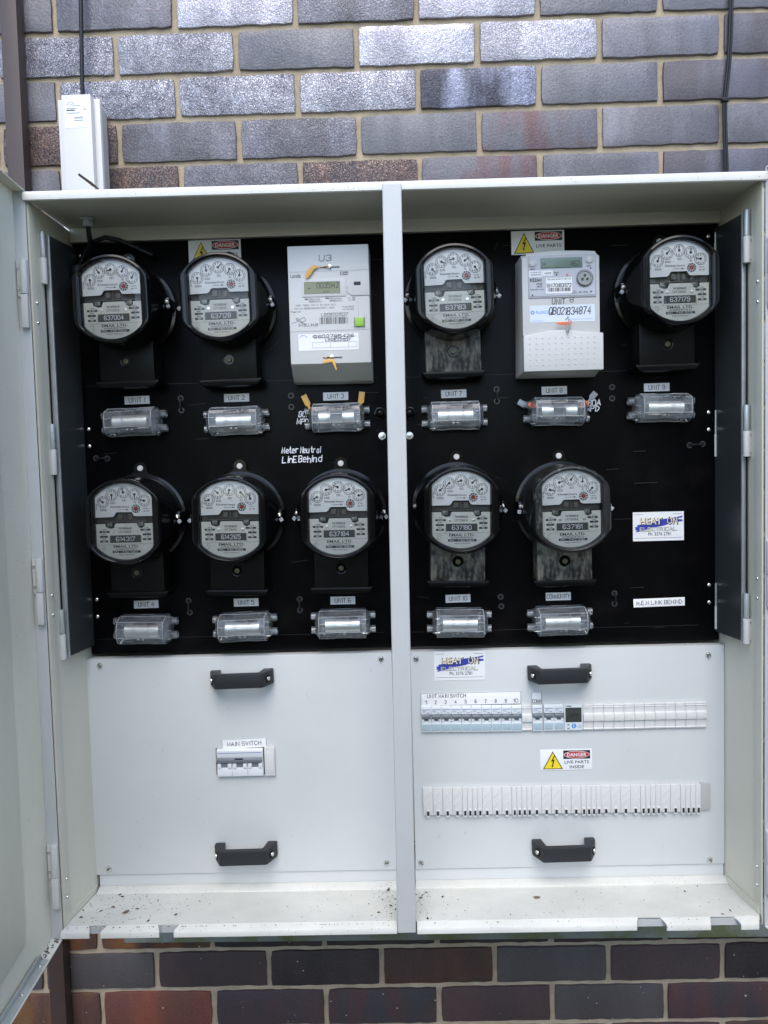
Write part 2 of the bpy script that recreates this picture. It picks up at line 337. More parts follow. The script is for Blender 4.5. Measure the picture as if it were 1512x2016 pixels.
# stroke lettering: 4 x 6 grid
G = {'A': '00 26 40|12 32', 'B': '00 06 36 45 44 33 03|33 42 41 30 00', 'C': '45 36 16 05 01 10 30 41', 'D': '00 06 26 44 42 20 00', 'E': '40 00 06 46|03 33',
     'F': '00 06 46|03 33', 'G': '45 36 16 05 01 10 30 41 43 23', 'H': '00 06|40 46|03 43', 'I': '20 26', 'J': '46 41 30 10 01', 'K': '00 06|46 02|13 40', 'L': '06 00 40',
     'M': '00 06 21 46 40', 'N': '00 06 40 46', 'O': '10 01 05 16 36 45 41 30 10', 'P': '00 06 36 45 44 33 03', 'Q': '10 01 05 16 36 45 41 30 10|22 40', 'R': '00 06 36 45 44 33 03|23 40',
     'S': '01 10 30 41 42 33 13 04 05 16 36 45', 'T': '06 46|26 20', 'U': '06 01 10 30 41 46', 'V': '06 20 46', 'W': '06 10 24 30 46', 'X': '00 46|06 40', 'Y': '06 23 46|23 20', 'Z': '06 46 00 40',
     '0': '10 01 05 16 36 45 41 30 10', '1': '15 26 20', '2': '05 16 36 45 44 00 40', '3': '05 16 36 45 44 33 23|33 42 41 30 10 01', '4': '30 36 02 42', '5': '46 06 04 34 43 41 30 10 01',
     '6': '45 36 16 05 01 10 30 41 42 33 13 02', '7': '06 46 10', '8': '13 04 05 16 36 45 44 33 13 02 01 10 30 41 42 33', '9': '01 10 30 41 45 36 16 05 04 13 33 44',
     '.': '20 21', '-': '13 33', '+': '13 33|24 22', ':': '21 22|24 25', '/': '00 46', '=': '12 32|14 34', ',': '21 10', '(': '30 12 14 36', ')': '10 32 34 16',
     'a': '34 14 03 01 10 30|34 30', 'b': '06 00 30 41 43 34 04', 'e': '02 42 43 34 14 03 01 10 40', 't': '26 21 30 40|14 34', 'r': '04 00|03 14 34', 'n': '04 00|03 14 34 43 40', 'u': '04 01 10 30 41|44 40',
     'l': '26 20', 'h': '06 00|03 14 34 43 40', 'i': '24 20|25 26', 'o': '10 01 03 14 34 43 41 30 10', 'd': '43 34 14 03 01 10 30 41|46 40', 's': '00 30 41 32 12 03 14 44', 'k': '06 00|34 02|12 40', 'p': '00 30 41 43 34 04 0'}
def write(mb, text, cx, cz, h, width=None, y=0, w=None, slant=0, jit=0, rot=0, gap=1.6, seed=0, align=0):
    rnd = random.Random(seed); adv = []
    for c in text: adv.append(2.4 if c in ' .:I1il,' else 4+gap)
    tot = sum(adv)-gap; sx = (width/tot) if width else h/6*.85; sz = h/6; w = w or h*.13
    x = -tot*sx/2 if align == 0 else (0 if align < 0 else -tot*sx)
    ca, sa = math.cos(rot), math.sin(rot); k = 0
    for c, a in zip(text, adv):
        g = G.get(c) or G.get(c.upper())
        if g:
            off = -1.0 if c in '.:I1il,' else 0
            jx, jz = rnd.uniform(-jit, jit)*h, rnd.uniform(-jit, jit)*h
            for st in g.split('|'):
                pts = []
                for q in st.split():
                    if len(q) < 2: continue
                    px = x+(int(q[0])+off)*sx+jx+rnd.uniform(-jit, jit)*h*.35; pz = (int(q[1])-3)*sz+jz+rnd.uniform(-jit, jit)*h*.35
                    px += pz*slant; pts.append((cx+px*ca-pz*sa, cz+px*sa+pz*ca))
                mb.ribbon(pts, w, y-.00002*(k % 5)); k += 1
        x += a*sx
    return mb

def font_mesh(text, bold=.0):
    def mk():
        c = bpy.data.curves.new('t', 'FONT'); c.body = text; c.size = 1; c.offset = bold; c.resolution_u = 2; c.fill_mode = 'FRONT' if hasattr(c, 'fill_mode') and False else c.fill_mode
        c.dimensions = '2D'; c.fill_mode = 'BOTH'
        o = bpy.data.objects.new('t', c); COL.objects.link(o)
        dg = bpy.context.evaluated_depsgraph_get(); me = bpy.data.meshes.new_from_object(o.evaluated_get(dg))
        d = ([(v.co.x, v.co.y) for v in me.vertices], [tuple(p.vertices) for p in me.polygons])
        bpy.data.objects.remove(o); bpy.data.curves.remove(c); bpy.data.meshes.remove(me); return d
    return memo(('font', text, bold), mk)
def font(mb, text, cx, cz, width, h, y, bold=0, rot=0):
    vs, fs = font_mesh(text, bold)
    if not vs: return mb
    x0, x1 = min(v[0] for v in vs), max(v[0] for v in vs); z0, z1 = min(v[1] for v in vs), max(v[1] for v in vs)
    ca, sa = math.cos(rot), math.sin(rot); out = []
    for a, b in vs:
        u = ((a-x0)/(x1-x0)-.5)*width; v = ((b-z0)/(z1-z0)-.5)*h; out.append((cx+u*ca-v*sa, y, cz+u*sa+v*ca))
    return mb.add(out, fs)
for t in ('DANGER', 'HEAT', 'ON', 'LIVE PARTS', 'INSIDE', 'EMAIL LTD.', 'Kilowatt-hours', 'ELECTRICAL', 'Ph: 3376 2781'): font_mesh(t, .02 if t in ('DANGER', 'EMAIL LTD.', 'HEAT', 'ON') else .008)

def arc(cx, cz, r, a0, a1, n):
    return [(cx+r*math.cos(a0+(a1-a0)*i/n), cz+r*math.sin(a0+(a1-a0)*i/n)) for i in range(n+1)]
def disc(mb, cx, cz, r, y, n=20, r_in=None):
    if r_in is None: return mb.poly(arc(cx, cz, r, 0, 2*math.pi, n)[:-1], y)
    o, i = arc(cx, cz, r, 0, 2*math.pi, n)[:-1], arc(cx, cz, r_in, 0, 2*math.pi, n)[:-1]
    return mb.add([(a, y, b) for a, b in o]+[(a, y, b) for a, b in i], [(k, (k+1) % n, n+(k+1) % n, n+k) for k in range(n)])

# ------------------------------------------------------------------ ground
g = MB().add([(-60, .1, 0), (60, .1, 0), (60, -90, 0), (-60, -90, 0), (60, 60, 0), (-60, 60, 0)], [(3, 2, 1, 0), (0, 1, 4, 5)])
o = part('ground', g.mesh('ground', M['lawn'])); o['kind'] = 'structure'
o = part('bounce_path', MB().box(-12, 14, -7.2, -3.6, -.1, .03).mesh('bounce_path', mat('pale_bounce', (.40, .375, .33), .85, var=.25, vscale=2)), None); o['kind'] = 'structure'  # unseen pale slab added to bounce light onto the lower wall

# ------------------------------------------------------------------ brick wall
wall = thing('brick_wall', 'wall of blue-brown fired bricks with sandy mortar joints behind the meter cabinet', 'wall', (0, 0, 0))
part('mortar', MB().box(-3.2, 4.4, .006, .22, 0, 4.6).mesh('mortar', M['mortar']), wall)
def brick_mesh(i):
    rnd = random.Random(100+i); nx, nz = 12, 5; W, H = .2295, .0755
    ring_o = []
    pts = [(x/nx-.5, -.5) for x in range(nx)]+[(.5, z/nz-.5) for z in range(nz)]+[(.5-x/nx, .5) for x in range(nx)]+[(-.5, .5-z/nz) for z in range(nz)]
    jit = [rnd.uniform(-.0011, .0009) for _ in pts]
    def ring(ins, y):
        r = []
        for (a, b), j in zip(pts, jit):
            x, z = a*W, b*H
            sx = -1 if a < 0 else 1; sz = -1 if b < 0 else 1
            x *= (W/2-ins+j)/(W/2); z *= (H/2-ins+j*1.2)/(H/2)
            if abs(a) > .49 and abs(b) > .49: x -= sx*.0011; z -= sz*.0010
            r.append((x, y, z))
        return r
    return MB().loft([ring(0, .03), ring(0, .0016), ring(.0007, .0004), ring(.0022, 0)], cap0=False).mesh('brick', M['brick'], smooth=35)
bmeshes = [brick_mesh(i) for i in range(7)]
GREY = ((.112, .106, .118), (.165, .16, .18)); PUR = ((.085, .075, .085), (.12, .115, .14)); DARK = ((.040, .032, .030), (.058, .043, .040))
BROWN = ((.088, .047, .037), (.054, .037, .037)); RED = ((.21, .06, .036), (.13, .05, .036)); ORNG = ((.19, .075, .03), (.085, .045, .034)); TAN = ((.17, .115, .095), (.12, .095, .09))
SLATE = ((.076, .066, .064), (.088, .077, .076)); BLUEG = ((.108, .108, .120), (.14, .138, .152)); SHINY = ((.245, .24, .27), (.35, .345, .38)); REDMID = ((.115, .11, .125), (.115, .062, .066))  # upper-course tones are paler: the sky's sheen is put into the colour
# tone, crackle, gloss for the bricks in view: (course, column of left end)
special = {(-2, 0): (GREY, .2, .5), (-2, 1): (GREY, .3, .7), (-2, 2): (SHINY, .5, 1), (-2, 3): (GREY, .5, .9), (-2, 4): (SHINY, .4, 1), (-2, 5): (BLUEG, .3, .6), (-2, 6): (BLUEG, .2, .5),
           (-1, 0): (SHINY, 1, .8), (-1, 1): (SHINY, .8, .8), (-1, 2): (BLUEG, .3, .7), (-1, 3): (SHINY, .4, 1), (-1, 4): (SHINY, .5, .9), (-1, 5): (GREY, .1, .5), (-1, 6): (PUR, .1, .4),
           (0, 0): (GREY, .3, .5), (0, 1): (SHINY, 1, .9), (0, 2): (SHINY, .9, .9), (0, 3): (SHINY, .7, 1), (0, 4): (((.24, .25, .33), (.055, .055, .07)), .5, .8), (0, 5): (BLUEG, .2, .6), (0, 6): (PUR, .1, .4),
           (1, 0): (TAN, 1, .9), (1, 1): (GREY, .5, .6), (1, 2): (GREY, .6, .8), (1, 3): (BLUEG, .2, .5), (1, 4): (REDMID, .2, .5), (1, 5): (GREY, .1, .5), (1, 6): (GREY, .1, .4),
           (2, 0): (GREY, .2, .4), (2, 1): (TAN, 1, .8), (2, 2): (GREY, .6, .7), (2, 3): (TAN, 1, 1), (2, 4): (REDMID, .2, .5), (2, 5): (GREY, .2, .5), (2, 6): (PUR, .2, .5),
           (20, 0): (ORNG, .1, .1), (20, 1): (ORNG, .1, .1), (20, 2): (DARK, .2, .2), (20, 3): (DARK, .2, .2), (20, 4): (DARK, .2, .2), (20, 5): (DARK, .2, .1), (20, 6): (BROWN, .2, .1),
           (21, -1): (SLATE, .1, .1), (21, 0): (SLATE, .1, .15), (21, 1): (((.070, .044, .040), (.056, .040, .039)), .1, .1), (21, 2): (DARK, .4, .2), (21, 3): (((.088, .046, .032), (.062, .036, .030)), .1, .1), (21, 4): (SLATE, .1, .15), (21, 5): (((.068, .049, .048), (.076, .047, .046)), .1, .1), (21, 6): (DARK, .5, .3),
           (22, 0): (((.16, .075, .03), (.085, .042, .034)), .2, .1), (22, 1): (RED, .2, .1), (22, 2): (((.062, .040, .042), (.052, .040, .044)), .1, .1), (22, 3): (((.046, .043, .048), (.068, .038, .038)), .1, .1), (22, 4): (((.074, .046, .044), (.058, .040, .041)), .1, .1), (22, 5): (SLATE, .1, .2), (22, 6): (((.085, .04, .040), (.050, .042, .044)), .1, .1),
           (23, 1): (BROWN, .1, .1), (23, 4): (SLATE, .1, .1)}
rest = MB(); bricks = []
for c in range(-25, 27):
    zc = 2.35-(c+.5)*.086
    half = 0 if c % 2 else .12
    for k in range(-12, 18):
        xl = k*.24+half; xc = xl+.12
        behind = xl > .235 and xl+.24 < 1.335 and .90 < zc < 1.94
        if behind: continue
        near = -.9 < xc < 2.35 and -7 <= c <= 26
        if near: bricks.append((abs(xc-.77)+abs(zc-1.5)*1.1, c, k, xc, zc))
        elif -2.9 < xc < 4.2 and zc < 4.5: bricks.append((99, c, k, xc, zc))
bricks.sort()
for i, (d, c, k, xc, zc) in enumerate(bricks):
    rnd = random.Random(c*57+k*13)
    if i < 300 and d < 50:
        o = part('brick', bmeshes[rnd.randrange(7)], wall, (xc+rnd.uniform(-.0008, .0008), rnd.uniform(-.0012, .0008), zc+rnd.uniform(-.0008, .0008)), (rnd.uniform(-.004, .004), rnd.uniform(-.004, .004), rnd.uniform(-.003, .003)))
        kk = k+1 if c % 2 == 0 else k
        key = (c, kk)
        tn, cr, gl = special.get(key) or ((rnd.choice((GREY, PUR, BLUEG, SHINY)), rnd.uniform(.1, .7), rnd.uniform(.4, .8)) if c < 8 else (rnd.choice((BROWN, DARK, SLATE, BROWN, RED)), .2, .12))
        o['tone'] = tn[0]; o['tone_b'] = tn[1]; o['look'] = (rnd.uniform(0, 50), cr, gl)
    else:
        x0, x1, z0, z1 = xc-.1147, xc+.1147, zc-.0377, zc+.0377
        rest.add([(x0, .02, z0), (x1, .02, z0), (x1, .02, z1), (x0, .02, z1), (x0+.002, 0, z0+.002), (x1-.002, 0, z0+.002), (x1-.002, 0, z1-.002), (x0+.002, 0, z1-.002)],
                 [(4, 5, 6, 7), (0, 1, 5, 4), (1, 2, 6, 5), (2, 3, 7, 6), (3, 0, 4, 7)])
rb = part('brick', rest.mesh('brick_rest', M['brick']), wall); rb['kind'] = 'stuff'; rb['tone'] = GREY[0]; rb['tone_b'] = BROWN[0]; rb['look'] = (3.0, .3, .4)

# ------------------------------------------------------------------ pipe, cables, white housing on the wall
t = thing('downpipe', 'narrow brown square metal pipe running down the brick wall at the left', 'pipe', (.062, 0, 0))
m = MB(); m.loft([[(a+dx, y, z) for a, y in ((-.033, -.034), (0, -.034), (0, -.004), (-.033, -.004))] for z, dx in ((0, -.006), (4.5, .004))])
part('pipe', m.mesh('pipe', M['pipe'], bevel=.002), t)
for z in (.35, 3.0):
    part('bracket', MB().box(-.046, .010, -.037, -.003, z, z+.03).mesh('bracket', M['pipe'], bevel=.001), t)

t = thing('antenna_housing', 'tall white plastic communications housing standing on the cabinet top at left', 'box', (.158, -.003, 2.0))
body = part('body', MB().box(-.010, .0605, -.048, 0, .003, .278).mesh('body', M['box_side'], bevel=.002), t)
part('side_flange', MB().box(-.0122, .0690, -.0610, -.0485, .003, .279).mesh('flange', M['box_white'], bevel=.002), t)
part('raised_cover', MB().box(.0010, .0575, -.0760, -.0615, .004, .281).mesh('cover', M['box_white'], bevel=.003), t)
lab = part('label', MB().sheet(.007, .0515, .219, .271, -.0763).mesh('label', M['sticker']), t)
m = MB(); y = -.0766
for (x0, x1, z0, z1) in ((.014, .033, .2435, .2445), (.014, .030, .2395, .2420), (.014, .040, .2352, .2362), (.028, .045, .2275, .2285), (.028, .046, .2255, .2262), (.028, .046, .2215, .2225)): m.sheet(x0, x1, z0, z1, y)
m.ribbon([(.014, .2505), (.018, .2545), (.024, .2565), (.029, .2535), (.022, .2505), (.017, .2515)], .0006, y); write(m, 'IntelliHub', .033, .2495, .0022, .016, y-.00005, .0003)
m.ribbon([(.0465, .2410), (.0495, .2450), (.0525, .2410), (.0465, .2410)], .0006, y)
part('print', MB().add([(a-.0035, b, c+.0105) for a, b, c in m.v], m.f).mesh('print', M['ink_grey']), lab)
t = thing('antenna_cable', 'straight dark cable coming down the bricks into the white housing', 'cable', (.1778, -.020, 2.280))
part('cable', MB().tube([(0, 0, 0), (.0012, 0, .08), (.0045, .002, .2), (.010, .006, .6), (.012, .008, 2.0)], .0042, 10).mesh('cable', M['cable'], smooth=60), t)
part('sleeve', MB().cyl((0, 0, -.002), .006, .010, 'z').mesh('sleeve', M['cable'], smooth=40), t)

t = thing('wall_cable', 'thin black twin cable clipped to the bricks at the upper right', 'cable', (1.4444, -.006, 1.99))
cp = [(.010, .46), (.0085, .40), (.0055, .344), (.001, .30), (-.0025, .272), (-.003, .24), (-.0025, .2186), (.0, .137), (.001, .0)]
cp = [(.012, 2.3), (.014, 1.2)]+cp
for dx in (-.0022, .0022): part('cable', MB().tube([(x+dx, -.002, z) for x, z in cp], .0027, 8).mesh('cable', M['cable'], smooth=60), t)
part('clip', MB().box(-.009, .004, -.007, .004, .268, .275).cyl((-.009, -.009, .2715), .0025, .006).mesh('clip', M['cable'], bevel=.0008), t)

t = thing('support_rail', 'algae-stained green-grey steel rail fixed to the bricks under the cabinet', 'rail', (.191, 0, .60))
m = MB().prism_x([(-.045, -.008), (-.045, .035), (-.002, .035), (-.002, -.006)], 0, 1.5)
part('channel', MB().add([(x, y, z-(x*.0075)) for x, y, z in m.v], m.f).mesh('channel', M['algae'], bevel=.001), t)

# ------------------------------------------------------------------ cabinet
X0, X1, YF = .2135, 1.3520, -.363
cab = thing('meter_cabinet', 'large open grey sheet-metal meter cabinet with a centre post on the brick wall', 'cabinet', (X0, -.05, .80))
def C_(me, name, **k): return part(name, me, cab, (-X0, .05, -.80), **k)
def lid(z, x): return z-(x-X0)*.0042
m = MB()
prof = [(-.352, 1.9975), (-.366, 1.9985), (-.3715, 1.9965), (-.3735, 1.992), (-.3728, 1.9838), (-.3700, 1.9825), (-.369, 1.990), (-.352, 1.9885)]
m.loft([[(x, y, lid(z, x)) for y, z in prof] for x in (X0-.001, .75, X1-.001)])
C_(m.mesh('top_lip', M['paint_dirty'], smooth=40), 'top_lip')
m = MB()
m.add([(X0, -.352, lid(1.9885, X0)), (X1, -.352, lid(1.9885, X1)), (X1, -.05, lid(1.991, X1)), (X0, -.05, lid(1.991, X0)),
       (X0, -.352, lid(1.9972, X0)), (X1, -.352, lid(1.9972, X1)), (X1, -.05, 2.003), (X0, -.05, 2.006)], [(0, 1, 2, 3), (7, 6, 5, 4), (0, 4, 5, 1), (1, 5, 6, 2), (2, 6, 7, 3), (3, 7, 4, 0)])
C_(m.mesh('roof', M['paint']), 'roof')
C_(MB().box(X0, X1, -.050, -.047, .80, 1.99).mesh('back', M['paint']), 'back_panel')
C_(MB().box(X0+.003, X1-.004, -.212, -.200, 1.9655, 1.9895).mesh('strip', M['paint'], bevel=.0008), 'header_strip')
def side(x0, x1, s):
    m = MB().box(x0, x1, YF, -.05, .806, 1.986)
    return m
C_(side(X0, X0+.0018, 1).mesh('side', M['paint_side'] if 'paint_side' in M else M['paint']), 'side_panel')
C_(side(X1-.0038, X1-.002, -1).mesh('side', M['paint']), 'side_panel')
for xa, xb in ((X0+.0020, X0+.0032), (X1-.0052, X1-.0040)):
    C_(MB().box(xa, xb, YF-.0015, -.338, .822, 1.982).mesh('lip', M['paint'], bevel=.0004), 'side_lip')
# tray with notched front lip
m = MB()
m.add([(X0+.004, -.360, .8225), (X1-.006, -.360, .8195), (X1-.006, -.10, .7865), (X0+.004, -.10, .789), (X0+.004, -.360, .8205), (X1-.006, -.360, .8175), (X1-.006, -.10, .784), (X0+.004, -.10, .7865)],
      [(0, 1, 2, 3), (7, 6, 5, 4), (0, 4, 5, 1), (1, 5, 6, 2), (2, 6, 7, 3), (3, 7, 4, 0)])
C_(m.mesh('tray', M['paint_dirty']), 'tray')
for a, b, sl0, sl1 in ((.2175, .2555, .004, -.005), (.2847, .3681, .006, -.006), (.4039, .7595, .006, 0), (.7920, 1.1502, 0, .006), (1.1861, 1.2669, -.006, .005), (1.3044, 1.3455, -.006, .007)):
    m = MB(); za = .8222-(a-X0)*.0035
    rings = []
    pr = [(-.3605, .0), (-.3690, -.0022), (-.3735, -.0038), (-.3750, -.0066), (-.3748, -.0135), (-.3728, -.0135), (-.3728, -.0072), (-.3685, -.0042), (-.3605, -.0022)]
    n = len(pr)
    for xx, s in ((a, 0), (b, 1)):
        skew = (sl0, sl1)[s]*-1
        rings.append([(xx+(skew*min(1, (-.3605-y)/.012)), y, za+z) for j, (y, z) in enumerate(pr)])
    C_(m.loft(rings).mesh('front_lip', M['paint_dirty'], smooth=40), 'front_lip')
C_(MB().add([(X0+.0020, -.358, .8225), (X0+.0035, -.358, .8225), (X0+.0035, -.228, .806), (X0+.0020, -.228, .806), (X0+.0020, -.358, .8345), (X0+.0035, -.358, .8345), (X0+.0035, -.228, .820), (X0+.0020, -.228, .820)],
            [(0, 3, 2, 1), (4, 5, 6, 7), (0, 1, 5, 4), (1, 2, 6, 5), (2, 3, 7, 6), (3, 0, 4, 7)]).mesh('up', M['paint']), 'tray_upstand')
C_(MB().add([(X1-.0062, -.358, .8195), (X1-.0045, -.358, .8195), (X1-.0045, -.228, .803), (X1-.0062, -.228, .803), (X1-.0062, -.358, .8315), (X1-.0045, -.358, .8315), (X1-.0045, -.228, .816), (X1-.0062, -.228, .816)],
            [(0, 3, 2, 1), (4, 5, 6, 7), (0, 1, 5, 4), (1, 2, 6, 5), (2, 3, 7, 6), (3, 0, 4, 7)]).mesh('up', M['paint']), 'tray_upstand')
for a, b in ((.2195, .7610), (.7935, 1.3465)):
    C_(MB().box(a, b, -.222, -.219, .80, .845).mesh('kick', M['cover']), 'kick_strip')
    C_(MB().prism_x([(-.2225, .806), (-.2225, .8125), (-.2265, .8125), (-.241, .8078), (-.241, .8045)], a, b).mesh('ledge', M['paint_dirty'], bevel=.0006), 'ledge')
C_(MB().box(X0+.004, .7595, -.3615, -.3600, .8085, .8195).mesh('fa', M['post']), 'fascia')
C_(MB().box(.7920, X1-.006, -.3615, -.3600, .8050, .8165).mesh('fa', M['post']), 'fascia')
# centre post
m = MB(); k = .9885
m.loft([[(x, y, z) for x, y in pts] for z, pts in ((.811, [(.7600, -.379), (.7898, -.379), (.7898, -.350), (.7600, -.350)]), (1.9890, [(.7665, -.379), (.7957, -.379), (.7957, -.350), (.7665, -.350)]))])
C_(m.mesh('centre_post', M['post'], bevel=.0022, seg=3), 'centre_post')
# screws on the side lips
def screw_mesh(r=.004, h=.0022):
    m = MB(); m.lathe((0, 0, 0), [(r, 0), (r, -h*.4), (r*.8, -h*.85), (r*.42, -h), (r*.40, -h*.55), (.0001, -h*.5)], 12); return m.mesh('screw', M['steel'], smooth=35)
scr = screw_mesh(.0028, .0022)
for z in (1.8316, 1.8005, 1.3667, 1.335, .896, .865):
    part('screw', scr, cab, (0.0022, -.300+.0, z-.80), (0, 0, R(90))).location = (.0021+.0012, -.350+.05, z-.80)
    part('screw', scr, cab, (X1-.0053-X0, -.300, z-.80), (0, 0, R(-90)))
# doors
def door(xh, s, lean):
    """hinge edge at xh, s=-1 left door, +1 right door; the leaf stands out towards the viewer"""
    d = bpy.data.objects.new('door', None); COL.objects.link(d); d.parent = cab; d.location = (xh-X0, -.3665+.05, 0); d.rotation_euler = (0, 0, lean)
    L, wv, th = .562, .018, .0016
    xs = lambda a, b: (min(a*s, b*s), max(a*s, b*s))
    a, b = xs(wv, wv+th)
    part('leaf', MB().box(a, b, -L, 0, .004, 1.201).mesh('leaf', M['door_paint_lit']), d)
    a, b = xs(0, wv-.0001)
    part('hinge_return', MB().box(a, b, -.0018, 0, .006, 1.199).mesh('ret', M['post'], bevel=.0004), d)
    part('end_return', MB().box(a, b, -L, -L+.0016, .006, 1.199).mesh('ret', M['door_paint_lit']), d)
    part('top_return', MB().box(a, b, -L+.002, -.002, 1.1985, 1.2002).mesh('ret', M['door_paint_lit']), d)
    part('bottom_return', MB().box(a, b, -L+.002, -.002, .0045, .0062).mesh('ret', M['paint_dirty']), d)
    # stiffening pan on the inner face
    a, b = xs(wv-.0022, wv-.0002)
    pan = [(-L+.03, .03), (-.105, .06), (-.095, .09), (-.095, 1.10), (-.110, 1.16), (-L+.03, 1.16)]
    part('stiffener', MB().loft([[(a, y, z) for y, z in pan], [(b, y, z) for y, z in pan]]).mesh('pan', M['door_paint_lit'], bevel=.0006), d)
    # latch channel along the bottom
    a, b = xs(.002, .014)
    part('latch_channel', MB().box(a, b, -L+.05, -.058, .0068, .0082).box(a, a+.0015, -L+.05, -.058, .0084, .017).mesh('chan', M['zinc'], bevel=.0003), d)
    for y in (-.075, -.14): part('channel_screw', screw_mesh(.003, .002), d, ((a+b)/2, y, .0083), (R(-90), 0, 0))
    for z in (.964, .500, .0345+.0): pass
    for zt in (1.8935, 1.4285, .9640):
        zt -= .80
        sm = MB()
        for q in (-.012, -.044): sm.cyl((.0088*s, -.0008, q), .0022, .0022, 'y', 10)
        hm_ = multi('hinge', [MB().cyl((0, 0, -.0525), .0058, .0525, 'z', 16).mesh('kn', M['hinge_paint'], bevel=.0008), MB().box(*xs(-.0050, .0052), -.0045, .0030, -.1045, -.0532).mesh('bl', M['hinge_paint'], bevel=.0010),
              MB().box(*xs(.0062, .0112), .0010, .0035, -.056, 0).mesh('lp', M['hinge_paint'], bevel=.0004), sm.mesh('sc', M['steel'], smooth=40)])
        part('hinge', hm_, d, (.0055*s, -.006, zt))
    return d
dl = door(.2142, -1, R(3.6))
dr = door(1.3500, 1, R(18))
m = MB()
m.ribbon([(-.098, 1.013), (-.094, 1.005), (-.100, .998), (-.094, .990), (-.101, .984)], .0014, 0); m.ribbon([(-.096, .975), (-.100, .965), (-.095, .955)], .0014, 0)
mm = MB().add([(-.0153, p[0], p[2]) for p in m.v], m.f)
part('chalk_mark', mm.mesh('chalk', M['chalk']), dl)

# ------------------------------------------------------------------ black hinged meter panels
def meter_panel(x0, x1, label, side):
    """black sheet hinged inside the cabinet: a part of the cabinet, its fittings are sub-parts"""
    t = bpy.data.objects.new('meter_panel', None); COL.objects.link(t); t.parent = cab; t.location = (x0-X0, -.155, .433); t['label'] = label; t['x0'] = x0
    part('sheet', MB().box(0, x1-x0, 0, .003, .002, .7315).mesh('sheet', M['black_sheet'], bevel=.0005), t)
    s = side; W = x1-x0
    def bx(a, b): return (min(a, b), max(a, b))
    xa = (.2238-x0) if s < 0 else (1.3395-x0)
    a, b = bx(xa, xa-s*.0015)
    part('return_plate', MB().add([(a, -.106, .025), (b, -.106, .025), (b, -.004, .019), (a, -.004, .019), (a, -.106, .714), (b, -.106, .714), (b, -.004, .722), (a, -.004, .722)],
         [(0, 3, 2, 1), (4, 5, 6, 7), (0, 1, 5, 4), (1, 2, 6, 5), (2, 3, 7, 6), (3, 0, 4, 7)]).mesh('rp', M['plate_dark']), t)
    a, b = bx(xa-s*.0018, xa+s*.0075); e = xa-s*.0012
    part('zinc_edge', MB().box(a, b, -.1085, -.1065, .024, .7145).box(*bx(e, e-s*.0012), -.112, -.1087, .024, .7145).mesh('ze', M['zinc'], bevel=.0004), t)
    for zt in (1.9500, 1.643, 1.338):
        sm = MB()
        for q in (-.047, -.077): sm.cyl((s*.0075, -.0040, q), .0022, .0030, 'y', 10)
        hm_ = multi('hinge', [MB().cyl((0, 0, -.0405), .0046, .0405, 'z', 14).mesh('pb', M['zinc'], bevel=.0006), MB().cyl((0, 0, -.0825), .0054, .0415, 'z', 14).mesh('kn', M['hinge_paint'], bevel=.0007),
              MB().box(*bx(s*.0045, s*.0105), -.0010, .0010, -.0825, -.0415).mesh('lf', M['hinge_paint'], bevel=.0003), sm.mesh('sc', M['steel'], smooth=40)])
        part('hinge', hm_, t, ((.2170 if s < 0 else 1.3428)+.0012*(-s)-x0, -.118, zt-1.233))
    part('gap_shade', MB().cyl(((.2168 if s < 0 else 1.3445)-x0, -.112, .105), .0014, .60, 'z', 8).mesh('gap_shade', M['hole']), t)  # near-black strip put in for the shaded gap beside the side wall
    for z0, z1 in ((1.9145, 1.948), (1.5625, 1.643), (1.257, 1.3385)):
        xc = (.2213 if s < 0 else 1.3395)-x0; hh = z1-z0
        part('inner_hinge', multi('inner_hinge', [MB().cyl((0, 0, hh*.5), .0022, hh*.5, 'z', 8).mesh('pb', M['zinc'], smooth=40), MB().cyl((0, 0, 0), .0028, hh*.5-.0005, 'z', 8).mesh('kn', M['hinge_paint'], smooth=40)]), t, (xc-s*.0010, -.0075, z0-1.233))
    rv = memo('rivet', lambda: MB().lathe((0, 0, 0), [(.0036, 0), (.0034, -.0012), (.0022, -.002), (.0012, -.0021), (.0010, -.001), (.0001, -.001)], 12).mesh('rivet', M['steel'], smooth=40))
    for z in ((1.944, 1.6398, 1.6097, 1.3342, 1.3032)): part('rivet', rv, t, ((.2316 if s < 0 else 1.3290)-x0, -.0001, z-1.233))
    return t
pl = meter_panel(.2185, .7775, 'left black panel carrying the meters of units 1 to 6', -1)
pr_ = meter_panel(.7795, 1.3455, 'right black panel carrying the meters of units 7 to 10 and community', 1)
def on(panel, x, z): return (x-panel['x0'], -.0001, z-1.233)
knob = MB().lathe((0, 0, 0), [(.0115, 0), (.0115, -.004)], 6).lathe((0, 0, 0), [(.0085, -.004), (.0085, -.008), (.0065, -.013), (.003, -.0155), (.0001, -.016)], 18).mesh('knob', M['bakelite'], bevel=.0006)
wsh = MB().lathe((0, 0, 0), [(.0066, 0), (.0066, -.0008), (.0035, -.0010), (.0035, -.003), (.0015, -.0034), (.0001, -.0034)], 16).mesh('washer_screw', M['steel'], smooth=35)
for p, x, z in ((pl, .7512, 1.654), (pr_, .8032, 1.6535)): part('knob', knob, p, on(p, x, z))
for p, x, z in ((pl, .7540, 1.6143), (pr_, .8022, 1.6135)): part('screw', wsh, p, on(p, x, z))
ringm = MB(); disc(ringm, 0, 0, .0052, -.0003, 16, .0036); ringm = ringm.mesh('hole_rim', M['ink_soft_dark'] if 'ink_soft_dark' in M else mat('hole_rim', (.045, .045, .05), .35))
holem = MB(); disc(holem, 0, 0, .0034, -.0004, 14); holem = holem.mesh('hole', M['hole'])
holem2 = multi('hole', [ringm, holem])
